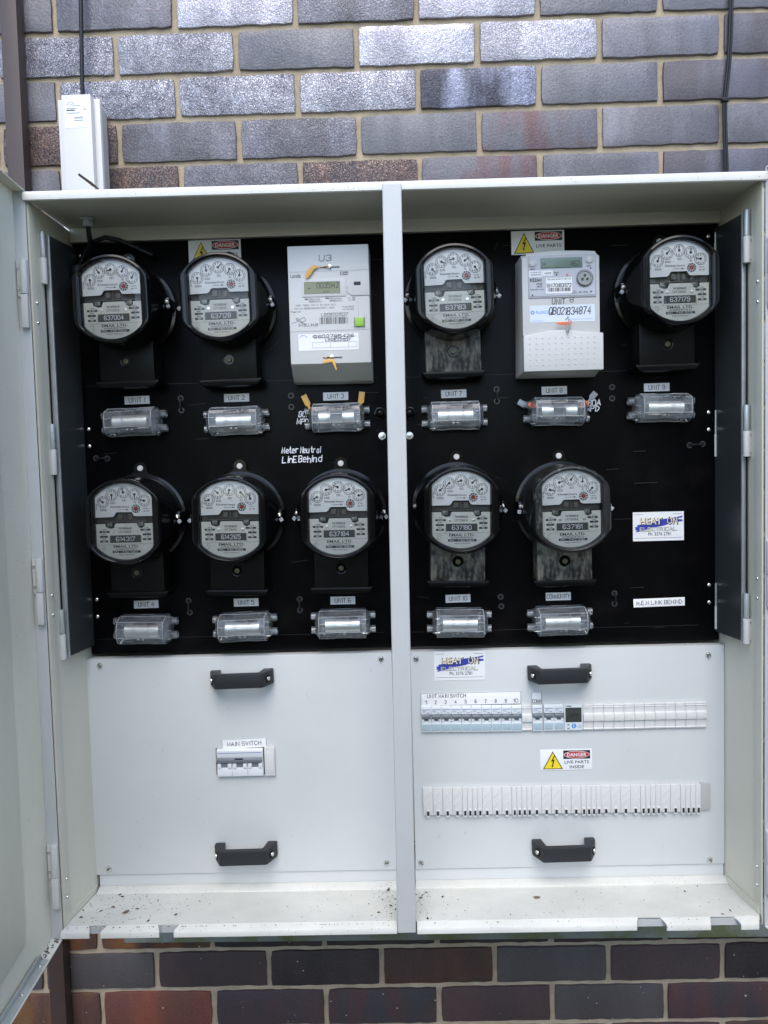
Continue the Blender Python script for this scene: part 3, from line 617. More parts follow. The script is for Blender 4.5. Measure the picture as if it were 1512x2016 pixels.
hl = [(.3982, 1.6903), (.3988, 1.6694), (.5943, 1.6897), (.5943, 1.6699), (.9575, 1.6905), (.9575, 1.6699), (1.1602, 1.689), (1.16, 1.6692), (.3976, 1.3282), (.3990, 1.3071), (.5979, 1.3265), (.5978, 1.3069),
      (.958, 1.3221), (.959, 1.3049), (1.1611, 1.3235), (1.1609, 1.3047), (.2425, 1.5884), (.2623, 1.5874), (1.2951, 1.5835), (1.3179, 1.5851)]
for x, z in hl:
    p = pl if x < .77 else pr_
    part('hole', holem2, p, on(p, x, z))
tie = MB().tube([(0, .002, .0105), (0, -.004, .008), (.0003, -.0055, 0), (0, -.004, -.008), (0, .002, -.0105)], .0017, 6).mesh('cable_tie', M['cable'], smooth=50)
for x, z in ((.3985, 1.680), (.9575, 1.680), (.3983, 1.3177), (.5978, 1.3167), (1.161, 1.314)):
    p = pl if x < .77 else pr_; part('cable_tie', tie, p, on(p, x, z))
for x, z in ((.2524, 1.588), (1.3065, 1.5843)):
    p = pl if x < .77 else pr_; part('cable_tie', tie, p, on(p, x, z), (0, R(90), 0))
yy = -.0004
for p, tx, x, z, h_, w_, st, sl, sd in ((pl, 'Meter Neutral', .610, 1.5935, .0100, .068, .0015, .15, 3), (pl, 'LinE Behind', .6105, 1.5775, .0110, .068, .0015, .1, 4), (pl, '80A', .6165, 1.6562, .0095, .019, .0015, .2, 5), (pl, 'MPD', .6140, 1.6437, .0090, .021, .0015, .2, 6),
                                 (pr_, '80A', 1.1290, 1.6630, .0095, .022, .0015, .1, 7), (pr_, 'MPD', 1.1260, 1.6520, .0090, .022, .0014, .1, 8)):
    m = MB(); write(m, tx, x-p['x0'], z-1.233, h_, w_, yy, st, sl, .09, seed=sd); part('handwriting', m.mesh('hand', M['chalk']), p, label='white marker writing reading '+tx)
# fine scratches in the black paint
rnd = random.Random(5)
scm = mat('scratch', (.05, .05, .056), .5)
for p, xr in ((pl, (.24, .75)), (pr_, (.81, 1.32))):
    m = MB()
    for i in range(30):
        x = rnd.uniform(*xr); z = rnd.uniform(1.25, 1.95); l = rnd.uniform(.006, .03); a = rnd.uniform(-.12, .12) if rnd.random() < .8 else rnd.uniform(-1.5, 1.5)
        m.ribbon([(x-p['x0'], z-1.233), (x+l*math.cos(a)-p['x0'], z+l*math.sin(a)-1.233)], .00035, -.00025-.00001*i)
    if p is pr_:
        for (x, z, l) in ((1.196, 1.575, .022), (1.198, 1.519, .040), (1.20, 1.445, .012), (1.198, 1.43, .02)): m.ribbon([(x-p['x0'], z-1.233), (x+l-p['x0'], z+.0005-1.233)], .0005, -.0006)
    for z in (1.716, 1.262): m.ribbon([(.01, z-1.233), ((x1_ := .53), z-1.233+.001)], .0003, -.0007)
    part('scratches', m.mesh('scratches', scm), p)['kind'] = 'stuff'

# ------------------------------------------------------------------ analogue meters
def D(r, c, y, n=72, zc=0):
    out = []
    for i in range(n):
        a = 2*math.pi*(i+.5)/n; x, z = r*math.cos(a), r*math.sin(a)
        if c < r:
            k = c; x = max(-k, min(k, x))
        out.append((x, y, z+zc))
    return out
def Dxz(r, c, n=72): return [(x, z) for x, _, z in D(r, c, 0, n)]
def case_mesh(m):
    return MB().loft([D(.0735, 9, -.012), D(.0745, 9, -.018), D(.0745, 9, -.045), D(.0735, .0725, -.068), D(.0728, .066, -.086), D(.0725, .0635, -.100), D(.0718, .0628, -.1075), D(.0700, .0605, -.1105), D(.0672, .0535, -.1112), D(.0655, .0505, -.1100), D(.0640, .0487, -.1068), D(.0636, .0484, -.0985)], cap0=False, cap1=False).mesh('case', m, smooth=42)
def base_mesh():
    m = MB().loft([D(.0790, 9, 0), D(.0795, 9, -.008), D(.0790, 9, -.0115), D(.0740, 9, -.0125)], cap1=False)
    lug = [(-.026, .070)]+[(.011*math.cos(a)+0, .0895+.011*math.sin(a)) for a in [R(170-16*i) for i in range(11)]]+[(.026, .070)]
    lug = [(-.030, .066), (-.013, .081)]+arc(0, .0885, .0112, R(195), R(-15), 12)+[(.013, .081), (.030, .066)]
    m.prism(lug, -.0095, 0); return m.mesh('base', M['bakelite'], smooth=35)
def dial_upper():
    c = .0478; pts = [(x, z) for x, z in Dxz(.0633, c, 96) if z > .012]
    pts = sorted(pts, key=lambda p: -math.atan2(p[1], p[0]))
    low = [(c, .0085), (.0205, .0088), (.0165, .0095), (.0145, .0125), (.0130, .0158), (-.0115, .0158), (-.0140, .0145), (-.0165, .0100), (-.0195, .0080), (-c, .0075)]
    return MB().loft([[(x, -.1005, z) for x, z in pts+low], [(x, -.0993, z) for x, z in pts+low]]).mesh('upper_plate', M['dial_white'])
def dial_lower():
    c = .0478; pts = [(x, z) for x, z in Dxz(.0633, c, 96) if z < -.012]; pts = sorted(pts, key=lambda p: (math.atan2(p[1], p[0])))
    top = [(c, -.0035), (.0330, -.0035), (.0335, -.0085), (.0280, -.0115), (.0230, -.0100), (.0205, -.0045), (.0200, -.0030), (-.0150, -.0030), (-.0160, -.0045), (-.0180, -.0105), (-.0240, -.0115), (-.0320, -.0085), (-.0325, -.0035), (-c, -.0035)]
    top = list(top)
    return MB().loft([[(x, -.1000, z) for x, z in pts+top], [(x, -.0990, z) for x, z in pts+top]]).mesh('lower_plate', M['dial_cream'])
SUB = [(-.0345, .0329, 1), (-.0194, .0445, -1), (0, .0486, 1), (.0187, .0449, -1), (.0344, .0342, 1)]
def dial_print():
    m = MB(); y = -.1008
    for i, (cx, cz, d) in enumerate(SUB):
        disc(m, cx, cz, .0098, y-.00004*i, 30, .0092)
        for k in range(10):
            a = R(90)-d*2*math.pi*k/10; write(m, str(k), cx+.0069*math.cos(a), cz+.0069*math.sin(a), .0026, .0016, y-.0003, .0005)
        for k in range(10):
            a = R(90-18)-2*math.pi*k/10; m.ribbon([(cx+.0080*math.cos(a), cz+.0080*math.sin(a)), (cx+.0092*math.cos(a), cz+.0092*math.sin(a))], .0003, y-.0003)
    for tx, x, z, wd in (('10000', -.0340, .0198, .0105), ('1000', -.0182, .0312, .0085), ('100', .0006, .0352, .0062), ('10', .0189, .0318, .0036)): write(m, tx, x, z, .0028, wd, y, .00045)
    font(m, 'Kilowatt-hours', -.0065, .0250, .031, .0036, y, .008)
    write(m, '1 kWh', .0360, .0212, .0022, .0085, y, .00035); write(m, 'per div', .0368, .0172, .0022, .0095, y, .00035)
    m.ribbon([(-.0095, .0200), (.0045, .0200)], .0005, y); m.poly([(.0040, .0188), (.0082, .0200), (.0040, .0212)], y-.00005)
    write(m, 'AD 158', -.0455, .0250, .0018, .010, y, .0003, rot=R(90))
    y = -.1003
    write(m, 'THE BRISBANE', .0005, -.0112, .0030, .0215, y, .00042); write(m, 'CITY COUNCIL', .0005, -.0169, .0030, .0215, y, .00042)
    m.ribbon([(-.0478, -.0385), (.0478, -.0373)], .0003, y)
    m.ribbon([(-.0262, -.0380), (-.0262, -.0250)], .0003, y-.00005); m.ribbon([(.0275, -.0375), (.0275, -.0250)], .0003, y-.00005)
    font(m, 'EMAIL LTD.', .0015, -.0413, .0425, .0046, y, .02)
    write(m, 'WATTHOUR METER TYPE M.2', .0015, -.0458, .0022, .036, y, .00036)
    write(m, 'MADE IN AUSTRALIA', .0015, -.0552, .0016, .026, y, .0003)
    for x, z in ((-.0340, -.0128), (-.0350, -.0207), (-.0352, -.0285), (.0365, -.0108), (.0368, -.0184), (.0370, -.0262)): write(m, 'PHASE' if x < 0 else 'WIRE', x, z, .0014, .0065, y, .00028)
    return m.mesh('print', M['ink'])
def dial_bars():
    m = MB(); y = -.1005
    for x0, x1, z0, z1 in ((-.0425, -.0255, -.0183, -.0148), (-.0418, -.0285, -.0263, -.0228), (-.0418, -.0285, -.0342, -.0306), (.0262, .0430, -.0160, -.0125), (.0297, .0435, -.0236, -.0201), (.0297, .0435, -.0316, -.0281), (-.0250, .0267, -.0350, -.0226), (-.0217, .0253, -.0522, -.0481)): m.sheet(x0, x1, z0, z1, y)
    return m.mesh('dark_strips', M['ink_bar'])
def bar_print(serial):
    m = MB(); y = -.1009; write(m, serial, .001, -.0288, .0068, .0315, y, .0009)
    write(m, '15-60', -.0340, -.0166, .0020, .0085, y, .0004); write(m, '1', -.035, -.0246, .002, None, y, .0004); write(m, '400', -.035, -.0324, .002, .005, y, .0004)
    write(m, '240', .0346, -.0142, .0020, .006, y, .0004); write(m, '2', .0366, -.0218, .002, None, y, .0004); write(m, '50', .0366, -.0298, .002, .0035, y, .0004)
    write(m, 'SERIAL', -.0150, -.0502, .0018, .0085, y, .0003); write(m, '740 11'+serial[-3:], .0075, -.0502, .0027, .026, y, .00045)
    return m.mesh('serial_digits', M['white_print'])
def wheel_mesh():
    m = MB()
    for k in range(10):
        a0 = 2*math.pi*k/10; a1 = a0+2*math.pi*.55/10
        m.add([(.0201+r*math.cos(a), -.1010, .0210+r*math.sin(a)) for r, a in ((.0038, a0), (.0068, a0), (.0068, a1), (.0038, a1))], [(0, 1, 2, 3)])
    disc(m, .0201, .0210, .0072, -.1011, 24, .0066); return m.mesh('wheel_teeth', M['ink'])
def tc_mesh(m):
    return MB().box(-.0480, .0460, -.046, 0, -.1275, -.045).mesh('terminal_cover', m, bevel=.0025)
def tc_lip():
    pts = [(-.0500, -.1255), (.0480, -.1255), (.0540, -.1245), (.0525, -.1300), (.0470, -.1365), (-.0490, -.1365), (-.0545, -.1300), (-.0560, -.1245)]
    return MB().prism(pts, -.0500, 0).mesh('lip', M['lip_black'], bevel=.003)
ptr = MB().poly([(-.0007, -.0012), (.0007, -.0012), (.0009, .0050), (.00025, .0078), (-.00025, .0078), (-.0009, .0050)], 0); disc(ptr, 0, 0, .0021, -.0001, 14); ptr = ptr.mesh('pointer', M['ink'])
glass_pts = [D(.0637, .0485, -.1066), D(.055, .042, -.1074), D(.030, .024, -.1080)]
def meter(x, z, label, serial, angs, worn=0, pencil='', wornc=0, lug=True, tilt=(0, 0)):
    t = thing('electricity_meter', label, 'meter', (x, -.205, z), group='round black dial electricity meters', rot=(R(random.uniform(-.3, .3)), R(random.uniform(-1.1, 1.1)), R(random.uniform(-.35, .35))))
    part('base', memo('m_base', base_mesh), t)
    c = part('case', memo(('m_case', wornc), lambda: case_mesh(M['bakelite_worn'] if wornc else M['bakelite'])), t)
    part('backing', memo('m_back', lambda: MB().poly(Dxz(.0634, .0482), -.0930).mesh('backing', mat('meter_inside', (.05, .045, .04), .5))), t)
    part('rotor_disc', memo('m_rotor', lambda: MB().lathe((0, 0, 0), [(.0001, 0)]*2, 4).mesh('x', M['steel']) if False else MB().prism_z([(.036*math.cos(a), -.0952+.006*math.sin(a)) for a in [2*math.pi*i/24 for i in range(24)]], -.0012, .0000).box(-.0006, .0006, -.096, -.0945, .0005, .0155).box(-.012, -.004, -.0965, -.094, .004, .0125).box(.006, .012, -.0955, -.094, .003, .012).mesh('rotor', mat('rotor_metal', (.12, .11, .09), .5, metal=.4))), t)
    up = part('upper_dial', memo('m_up', dial_upper), t); lo = part('lower_dial', memo('m_lo', dial_lower), t)
    part('print', memo('m_print', dial_print), up); part('strips', memo('m_bars', dial_bars), lo); part('serial_digits', bar_print(serial), lo, label='serial number '+serial)
    part('wheel', memo('m_wheel', wheel_mesh), up)
    part('wheel_centre', memo('m_wc', lambda: disc(MB(), .0201, .0210, .0036, -.1009, 16).mesh('wc', M['dull_red'])), up)
    for (cx, cz, d), a in zip(SUB, angs): part('pointer', ptr, up, (cx, -.1016, cz), (0, R(a), 0))
    for sx in (-.0190, .0205): part('dial_screw', memo('m_ds', lambda: MB().lathe((0, 0, 0), [(.0026, 0), (.0024, -.0012), (.0001, -.0014)], 12).mesh('ds', M['steel'], smooth=30)), lo, (sx, -.1003, -.0165))
    for sx in (-.0260, .0260): part('magnet', memo('m_mg', lambda: MB().box(-.005, .005, -.0985, -.094, -.009, -.001).mesh('mg', M['magnet'], bevel=.0015)), lo, (sx, 0, 0))
    if pencil:
        m = MB(); write(m, pencil, -.0370, -.0445, .0085, .0052, -.1006, .0005, .15, .05, seed=len(label)); part('pencil_mark', m.mesh('pencil', M['ink_soft']), lo)
    part('glass', memo('m_glass', lambda: MB().loft(glass_pts, cap0=False).mesh('glass', M['glass'], smooth=80)), t, None, (R(random.uniform(-.4, .4)), 0, R(random.uniform(-.4, .4))))
    tcm = part('terminal_cover', memo(('m_tc', worn), lambda: tc_mesh(M['worn'] if worn else M['worn_dark'])), t)
    part('bottom_lip', memo('m_lip', tc_lip), tcm)
    part('cover_screw', memo('m_cs', lambda: MB().lathe((0, 0, 0), [(.0046, .0), (.0046, -.003), (.0040, -.0038), (.0014, -.004), (.0012, -.0025), (.0001, -.0025)], 18).mesh('cs', M['screw_brass'] if 'screw_brass' in M else mat('dull_brass', (.16, .14, .09), .45, metal=.7), smooth=35)), tcm, (-.001, -.0463, -.0925))
    part('screw_recess', memo('m_rc', lambda: MB().lathe((0, 0, 0), [(.0100, 0), (.0098, -.0008), (.0088, -.0006), (.0084, .0002), (.0001, .0002)], 20).mesh('rc', M['bakelite'], smooth=30)), tcm, (-.001, -.0464, -.0925))
    if lug: part('mounting_screw', memo('m_ms', lambda: MB().lathe((0, 0, 0), [(.0052, 0), (.0052, -.0016), (.0044, -.0026), (.0001, -.0028)], 16).mesh('ms', mat('painted_screw', (.6, .6, .58), .35), smooth=30)), t, (0, -.0096, .0885))
    for s in (-1, 1):
        h = part('side_screw', memo('m_ss', lambda: MB().cyl((0, -.010, 0), .0034, .012, 'y', 12).cyl((0, -.013, 0), .0022, .003, 'y', 10).mesh('ss', M['dull_steel'], bevel=.0006)), t, (s*.0748, -.042, .004))
        part('boss', memo('m_bs', lambda: MB().box(-.007, .007, -.012, .030, -.0085, .0085).mesh('bs', M['bakelite'], bevel=.003)), h, (-s*.003, .006, 0))
        if (s > 0) == (x < .9) or random.random() < .4:
            part('seal', memo('m_sl', lambda: MB().box(-.0032, .0032, -.003, .0015, -.0050, .0015).mesh('sl', M['seal_clear'], bevel=.001)), h, (s*.003, -.011, -.007), (R(random.uniform(-25, 25)), R(-random.uniform(5, 60)*s), 0))
            part('seal_wire', memo('m_sw', lambda: MB().tube([(0, -.015, .003), (.002, -.017, -.002), (.003, -.016, -.006)], .0005, 5).mesh('sw', M['steel'])), h)
    return t
R1, R2 = 1.8440, 1.4800
meter(.3202, 1.8431, 'round dial meter in the top left corner, above the UNIT 1 label', '637004', (180, -35, 250, 25, 30), lug=True, pencil='1')
meter(.4963, 1.8412, 'round dial meter half hiding a danger sign, left of the tall grey digital meter', '637128', (180, -5, 45, 205, 10), pencil='2')
meter(.8783, 1.8445, 'round dial meter in the upper row just right of the centre post, scuffed terminal cover', '637183', (135, 115, 250, 55, 150), worn=1, pencil='7')
meter(1.2413, 1.8461, 'round dial meter in the top right corner, above the UNIT 9 label', '637179', (20, 40, 0, 5, 280), pencil='9')
meter(.3238, 1.4798, 'round dial meter at the left end of the lower row, white serial 614317', '614317', (310, 180, -15, 180, 283), pencil='4')
meter(.4993, 1.4791, 'round dial meter in the middle of the three lower meters left of the post', '614265', (257, 310, 195, 137, -15), pencil='5')
meter(.6790, 1.4791, 'round dial meter of the lower row touching the left side of the centre post', '637184', (240, 80, 292, 248, 75), pencil='6')
meter(.8822, 1.4854, 'round dial meter of the lower row just right of the post, mottled grey terminal cover', '637180', (45, 225, 250, 50, 240), worn=1, pencil='10')
meter(1.0636, 1.4822, 'round dial meter above the COMMUNITY label, chipped grey paint on its case side', '637181', (98, 70, 35, 8, 220), worn=1, wornc=1, pencil='C')

# ------------------------------------------------------------------ digital meters
def bars(m, x0, x1, z0, z1, y, seed=0, n=26):
    rnd = random.Random(seed); x = x0; wv = (x1-x0)/n/1.6
    while x < x1-wv:
        a = wv*rnd.choice((.5, 1, 1.6)); m.sheet(x, min(x+a, x1), z0, z1, y); x += a+wv*rnd.choice((.6, 1, 1.4))
t = thing('digital_meter', 'grey rectangular digital meter marked U3 with green button and amber seals', 'meter', (.6730, -.205, 1.733), group='digital electricity meters')
m = MB(); W = .0672
m.loft([[(-.0695, 0, -.0250), (.0680, 0, -.0260), (.0680, 0, .196), (-.0695, 0, .196)], [(-.0690, -.030, -.0240), (.0680, -.030, -.0240), (.0680, -.030, .196), (-.0690, -.030, .196)], [(-.0672, -.073, -.001), (.0680, -.073, .000), (.0676, -.073, .1948), (-.0674, -.073, .1952)]], cap0=False)
part('housing', m.mesh('housing', M['meter_side'], bevel=.0025), t)
part('front_cover', MB().box(-.0668, .0672, -.0768, -.0735, .0005, .1942).mesh('front', M['meter_grey'], bevel=.0014), t)
fy = -.0772
m = MB()
for z in (.0545, .1518): m.ribbon([(-.0668, z), (.0672, z+.0006)], .0006, fy)
m.ribbon([(.0480, .1515), (.0480, .0550)], .0004, fy-.0001)
part('seam', m.mesh('seam', M['bezel']), t)
b = part('display_frame', MB().box(-.0445, .0285, -.0782, -.0768, .1105, .1395).mesh('df', M['meter_grey'], bevel=.0006), t)
part('display', MB().box(-.0408, .0190, -.0786, -.0783, .1152, .1350).mesh('lcd', M['lcd']), b)
m = MB(); write(m, '0035142', -.0015, .1285, .0085, .036, -.07885, .0009); write(m, 'kWh', -.004, .1182, .003, .010, -.07885, .0005); m.sheet(-.0345, -.0310, .1235, .1250, -.07885)
part('display_digits', m.mesh('digits', M['ink_bar']), b)
pts = [(.0672, .1482), (.0440, .1482)]+arc(.0455, .1345, .0137, R(95), R(180), 6)+[(.0318, .1220)]+arc(.0400, .1190, .0080, R(180), R(265), 4)+[(.0672, .1110)]
part('optical_window', MB().prism(pts, -.0784, -.0766).mesh('ow', M['meter_grey'], bevel=.0007), t)
part('port', MB().box(.0418, .0530, -.0789, -.0786, .1275, .1330).mesh('port', M['ink'], bevel=.0001), t)
part('button', MB().box(.0418, .0568, -.0800, -.0774, .0600, .0745).mesh('button', M['green_button'], bevel=.001), t)
part('button_frame', MB().box(.0405, .0415, -.0785, -.0770, .0590, .0755).box(.0571, .0581, -.0785, -.0770, .0590, .0755).mesh('bf', M['toggle']), t)
m = MB(); y = fy
write(m, 'Landis', -.0545, .1455, .0055, .0165, y, .00065); write(m, 'E355', .0262, .1475, .0050, .0125, y, .0008)
write(m, 'U3', -.0048, .1730, .0095, .0200, y, .0011, .1, .04, seed=2)
for tx, x, z, wd in (('1000 imp/kWh', -.0240, .1068, .018), ('AS62053.21 CL1', -.0230, .1030, .022), ('1000 imp/kvarh', .0110, .1072, .020), ('AS62053.23 CL2', .0110, .1034, .021), ('L1 = 100A', .0380, .1075, .012), ('L2 = 60A', .0380, .1040, .011),
                     ('230V  50Hz  OVC IV  10-100A  UC3', -.0230, .0972, .066), ('Cat. No. 91008 COMMMMM70H4 - 2024', -.0245, .0922, .066), ('Type S1000', .0310, .0930, .020), ('Property of', -.0560, .0870, .016), ('14A 16:2110', .0310, .0888, .018)):
    write(m, tx, x, z, .0024, wd, y, .0003)
write(m, 'LG12E021537', .0085, .0807, .0052, .0440, y, .0007)
m.sheet(-.0405, -.0345, .1062, .1080, y-.0001); m.sheet(-.0060, .0000, .1068, .1086, y-.0001)
bars(m, -.0165, .0310, .0655, .0765, y, 3)
m.ribbon([(.0300, .1230), (.0325, .1275), (.0350, .1230), (.0300, .1230)], .0004, y); write(m, '1', .0400, .1250, .004, None, y, .0005)
m.ribbon([(.0300, .1140), (.0300, .1180), (.0420, .1180), (.0420, .1140), (.0300, .1140)], .0004, y)
part('print', m.mesh('print', M['ink_grey']), t)
m = MB(); m.ribbon([(-.0635, .0680), (-.0560, .0700), (-.0480, .0755), (-.0420, .0780), (-.0395, .0730), (-.0470, .0690), (-.0560, .0740), (-.0540, .0770), (-.0440, .0680), (-.0390, .0650)], .0006, y)
write(m, 'INTELLIHUB', -.0360, .0650, .0042, .0320, y-.00005, .0005)
part('logo', m.mesh('logo', M['ink_grey']), t)
lab = part('sticker', MB().sheet(-.0530, .0470, .0225, .0500, fy).mesh('st', M['sticker']), t)
m = MB(); y = fy-.0003
write(m, 'Q602785426', .0060, .0455, .0050, .066, y, .0009, .1, .06, seed=4); write(m, 'LG12E021537', .0130, .0395, .0042, .042, y-.0001, .0008, .1, .06, seed=5)
for z, x0 in ((.0360, -.0300), (.0268, -.0300), (.0445, -.0300)): m.ribbon([(x0, z), (.0440, z)], .0003, y)
for x in (-.030, .000, .030, .044): m.ribbon([(x, .0268), (x, .0360)], .0003, y-.0001)
write(m, 'NMI', -.0270, .0460, .0022, .005, y, .0003)
part('sticker_writing', m.mesh('sw', M['ink']), lab)
m = MB(); m.ribbon([(-.0505, .0440), (-.0470, .0480), (-.0410, .0470), (-.0380, .0440)], .0008, y); m.sheet(-.0500, -.0390, .0262, .0385, y) if False else None
part('sticker_logo', m.mesh('sl', M['light_blue']), lab)
for zc, tagpts in ((.1585, [(-.012, .000), (-.022, -.003), (-.028, -.012), (-.036, -.020), (-.038, -.014), (-.033, -.004), (-.024, .003)]), (.0105, [(-.013, -.010), (.002, -.008), (.008, -.022), (.010, -.021), (.006, -.004), (-.003, -.003), (-.012, -.005)])):
    s_ = part('cover_screw', MB().lathe((.0025 if zc > .1 else .0015, 0, 0), [(.0036, 0), (.0034, -.0025), (.0015, -.003), (.0001, -.0025)], 14).mesh('cs', M['steel'], smooth=30), t, (0, fy, zc))
    part('slot', MB().box(-.0130, .0190, -.0005, .0003, -.0010, .0006).mesh('slot', M['ink_bar']), s_)
    part('seal_tag', MB().prism(tagpts, -.0042, -.0030).tube([(-.010, -.0035, -.001), (-.004, -.004, .001), (.0020, -.004, 0)], .0008, 6).mesh('tag', M['amber_tag'], bevel=.0004), s_)

t = thing('digital_meter', 'white digital meter marked UNIT 8 with dimpled lower cover and round port', 'meter', (1.0575, -.205, 1.711), group='digital electricity meters')
m = MB(); m.loft([[(-.0660, 0, -.0035), (.0735, 0, -.0035), (.0735, 0, .1960), (-.0640, 0, .1960)], [(-.0640, -.060, 0), (.0650, -.060, 0), (.0640, -.060, .1945), (-.0640, -.060, .1945)]], cap0=False)
part('housing', m.mesh('housing', mat('meter_shell', (.50, .50, .475), .4), bevel=.003), t)
top = [(-.0640, .060), (.0640, .060), (.0640, .1880), (.0590, .1900), (.0575, .1955), (.0300, .1972), (0, .1978), (-.0300, .1968), (-.0560, .1945), (-.0580, .1890), (-.0640, .1865)]
part('upper_case', MB().prism(top, -.0700, -.0605).mesh('uc', M['meter_white'], bevel=.0015), t)
lowp = [(-.0640, .000), (.0680, .000), (.0680, .0610), (.0400, .0625), (.0200, .0655), (0, .0670), (-.0250, .0660), (-.0450, .0620), (-.0640, .0590)]
lc = part('lower_cover', MB().prism(lowp, -.0760, -.0602).mesh('lc', M['meter_white'], bevel=.0020), t)
dm = MB().lathe((0, 0, 0), [(.0014, 0), (.0012, -.0006), (.0001, -.0008)], 8).mesh('dimple', M['meter_white'], smooth=60)
for r in range(6):
    for c in range(11): part('dimple', dm, lc, (-.0535+c*.01065, -.0760, .0105+r*.0088))
bz = part('bezel', MB().box(-.0540, .0580, -.0718, -.0702, .1210, .1900).mesh('bezel', M['bezel'], bevel=.0008), t)
part('faceplate', MB().box(-.0520, .0560, -.0724, -.0719, .1240, .1880).mesh('fp', mat('faceplate_grey', (.46, .475, .52), .4)), bz)
part('display', MB().box(-.0335, .0350, -.0740, -.0726, .1690, .1855).mesh('lcd', M['lcd2'], bevel=.0003), bz)
m = MB(); write(m, '462', .0235, .1755, .0080, .015, -.0743, .0009, .1); write(m, '14', -.0285, .1755, .0055, .006, -.0743, .0007); part('display_digits', m.mesh('dd', M['ink_bar']), bz)
for x, z in ((-.0465, .1770), (.0465, .1810)):
    part('push_button', MB().lathe((0, 0, 0), [(.0072, 0), (.0072, -.0012), (.0060, -.0012), (.0058, -.0004), (.0054, -.0004), (.0054, -.0025), (.0045, -.003), (.0001, -.003)], 20).mesh('pb', M['meter_white'], smooth=30), bz, (x, -.0722, z))
op = part('optical_port', MB().lathe((0, 0, 0), [(.0135, 0), (.0135, -.003), (.0120, -.0045), (.0105, -.0045), (.0100, -.003), (.0001, -.003)], 26).mesh('op', mat('port_metal', (.30, .30, .29), .3, metal=.7), smooth=30), bz, (.0385, -.0722, .1510))
for dx, dz in ((0, .004), (-.004, -.002), (.004, -.002)): part('port_lens', MB().cyl((dx+.0385, -.0045-.0722, dz+.1510), .0021, .0012, 'y', 10).mesh('pl', M['ink_bar']), bz)
for x0, x1, z0, z1 in ((-.0530, -.0305, .1550, .1655), (-.0300, -.0135, .1565, .1655), (-.0250, .0180, .1275, .1530)): part('sticker', MB().sheet(x0, x1, z0, z1, -.0727).mesh('st', M['sticker']), bz)
m = MB(); y = -.0730
write(m, 'PLUS ES 010', -.0415, .1625, .0018, .017, y, .0003); write(m, 'METER', -.0218, .1605, .0022, .010, y, .0004); write(m, 'VENDOR 300', -.0415, .1585, .0018, .017, y, .0003)
write(m, 'EDMI', -.0400, .1500, .0045, .0135, y, .0008); m.sheet(-.0510, -.0490, .1475, .1525, y); write(m, 'ATLAS', -.0360, .1440, .0028, .0095, y, .0004); write(m, 'MK7C', -.0360, .1395, .0028, .0080, y, .0004)
write(m, '7013-A200-39-2017-F-005-H-18', -.0035, .1505, .0018, .038, y, .00028); write(m, 'SN:701831172', -.0035, .1405, .0055, .040, y, .0009); bars(m, -.0220, .0150, .1305, .1365, y, 9)
write(m, '230V 50Hz 10-100A', -.0395, .1345, .0015, .022, y, .00025); write(m, 'PULSE 1', -.0080, .1610, .0018, .008, y, .0003)
disc(m, -.0075, .1575, .0013, y, 10); disc(m, .0490, .1670, .0013, y, 10); disc(m, .0490, .1290, .0013, y, 10); disc(m, -.0475, .1255, .0013, y, 10)
m.ribbon([(.0180, .1270), (.0215, .1315), (.0250, .1270), (.0180, .1270)], .0005, y); write(m, 'BB-43006', .0365, .1285, .0020, .014, y, .0003)
write(m, 'SELECT', .0460, .1705, .0015, .007, y, .0003); write(m, 'DISPLAY', -.0465, .1680, .0015, .008, y, .0003)
part('print', m.mesh('print', M['ink']), bz)
part('indicator', MB().cyl((.0105, -.0735, .1575), .0018, .0010, 'y', 10).mesh('led', mat('red_indicator', (.85, .12, .15), .3)), bz)
m = MB(); write(m, 'UNIT', -.0040, .1148, .0085, .0215, -.0703, .0012, .05, .05, seed=11); write(m, '8', .0175, .1170, .0080, .006, -.0703, .0009, .05, .03)
part('handwriting', m.mesh('hw', M['ink']), t)
lb = part('sticker', MB().sheet(-.0520, .0555, .0810, .1090, -.0703).mesh('st', mat('pale_blue_sticker', (.64, .69, .78), .35)), t)
m = MB(); write(m, 'QB021834874', .0145, .0990, .0115, .0680, -.0706, .0014, .1, .06, seed=12); part('handwriting', m.mesh('hw', M['ink']), lb)
m = MB(); font(m, 'PLUS', -.0355, .0975, .0130, .0045, -.0706, .008); disc(m, -.0475, .0975, .0035, -.0706, 6, .0018); part('logo', m.mesh('lg', M['light_blue']), lb)
m = MB(); write(m, 'ES', -.0240, .0975, .0045, .0065, -.0706, .0005); m.ribbon([(-.050, .0835), (-.030, .0835)], .0004, -.0706); m.ribbon([(.012, .0850), (.052, .0850)], .0004, -.0706); part('print', m.mesh('lg', M['light_blue']), lb)
sg = part('seal', MB().cyl((.0060, -.081, .0768), .0026, .003, 'y', 12).prism([(-.012, .0782), (-.004, .0752), (.003, .0745), (.004, .0790), (-.003, .0795)], -.0795, -.0775).prism([(.0095, .0740), (.0150, .0755), (.0160, .0800), (.0120, .0825), (.0100, .0800)], -.0795, -.0775).mesh('seal', M['orange_tag'], bevel=.0006), t)
part('seal_loop', MB().tube([(.006, -.078, .083), (.008, -.086, .086), (.010, -.087, .078), (.010, -.086, .068), (.009, -.080, .062), (.007, -.077, .066)], .0014, 7).mesh('loop', M['seal_clear'], smooth=60), sg)

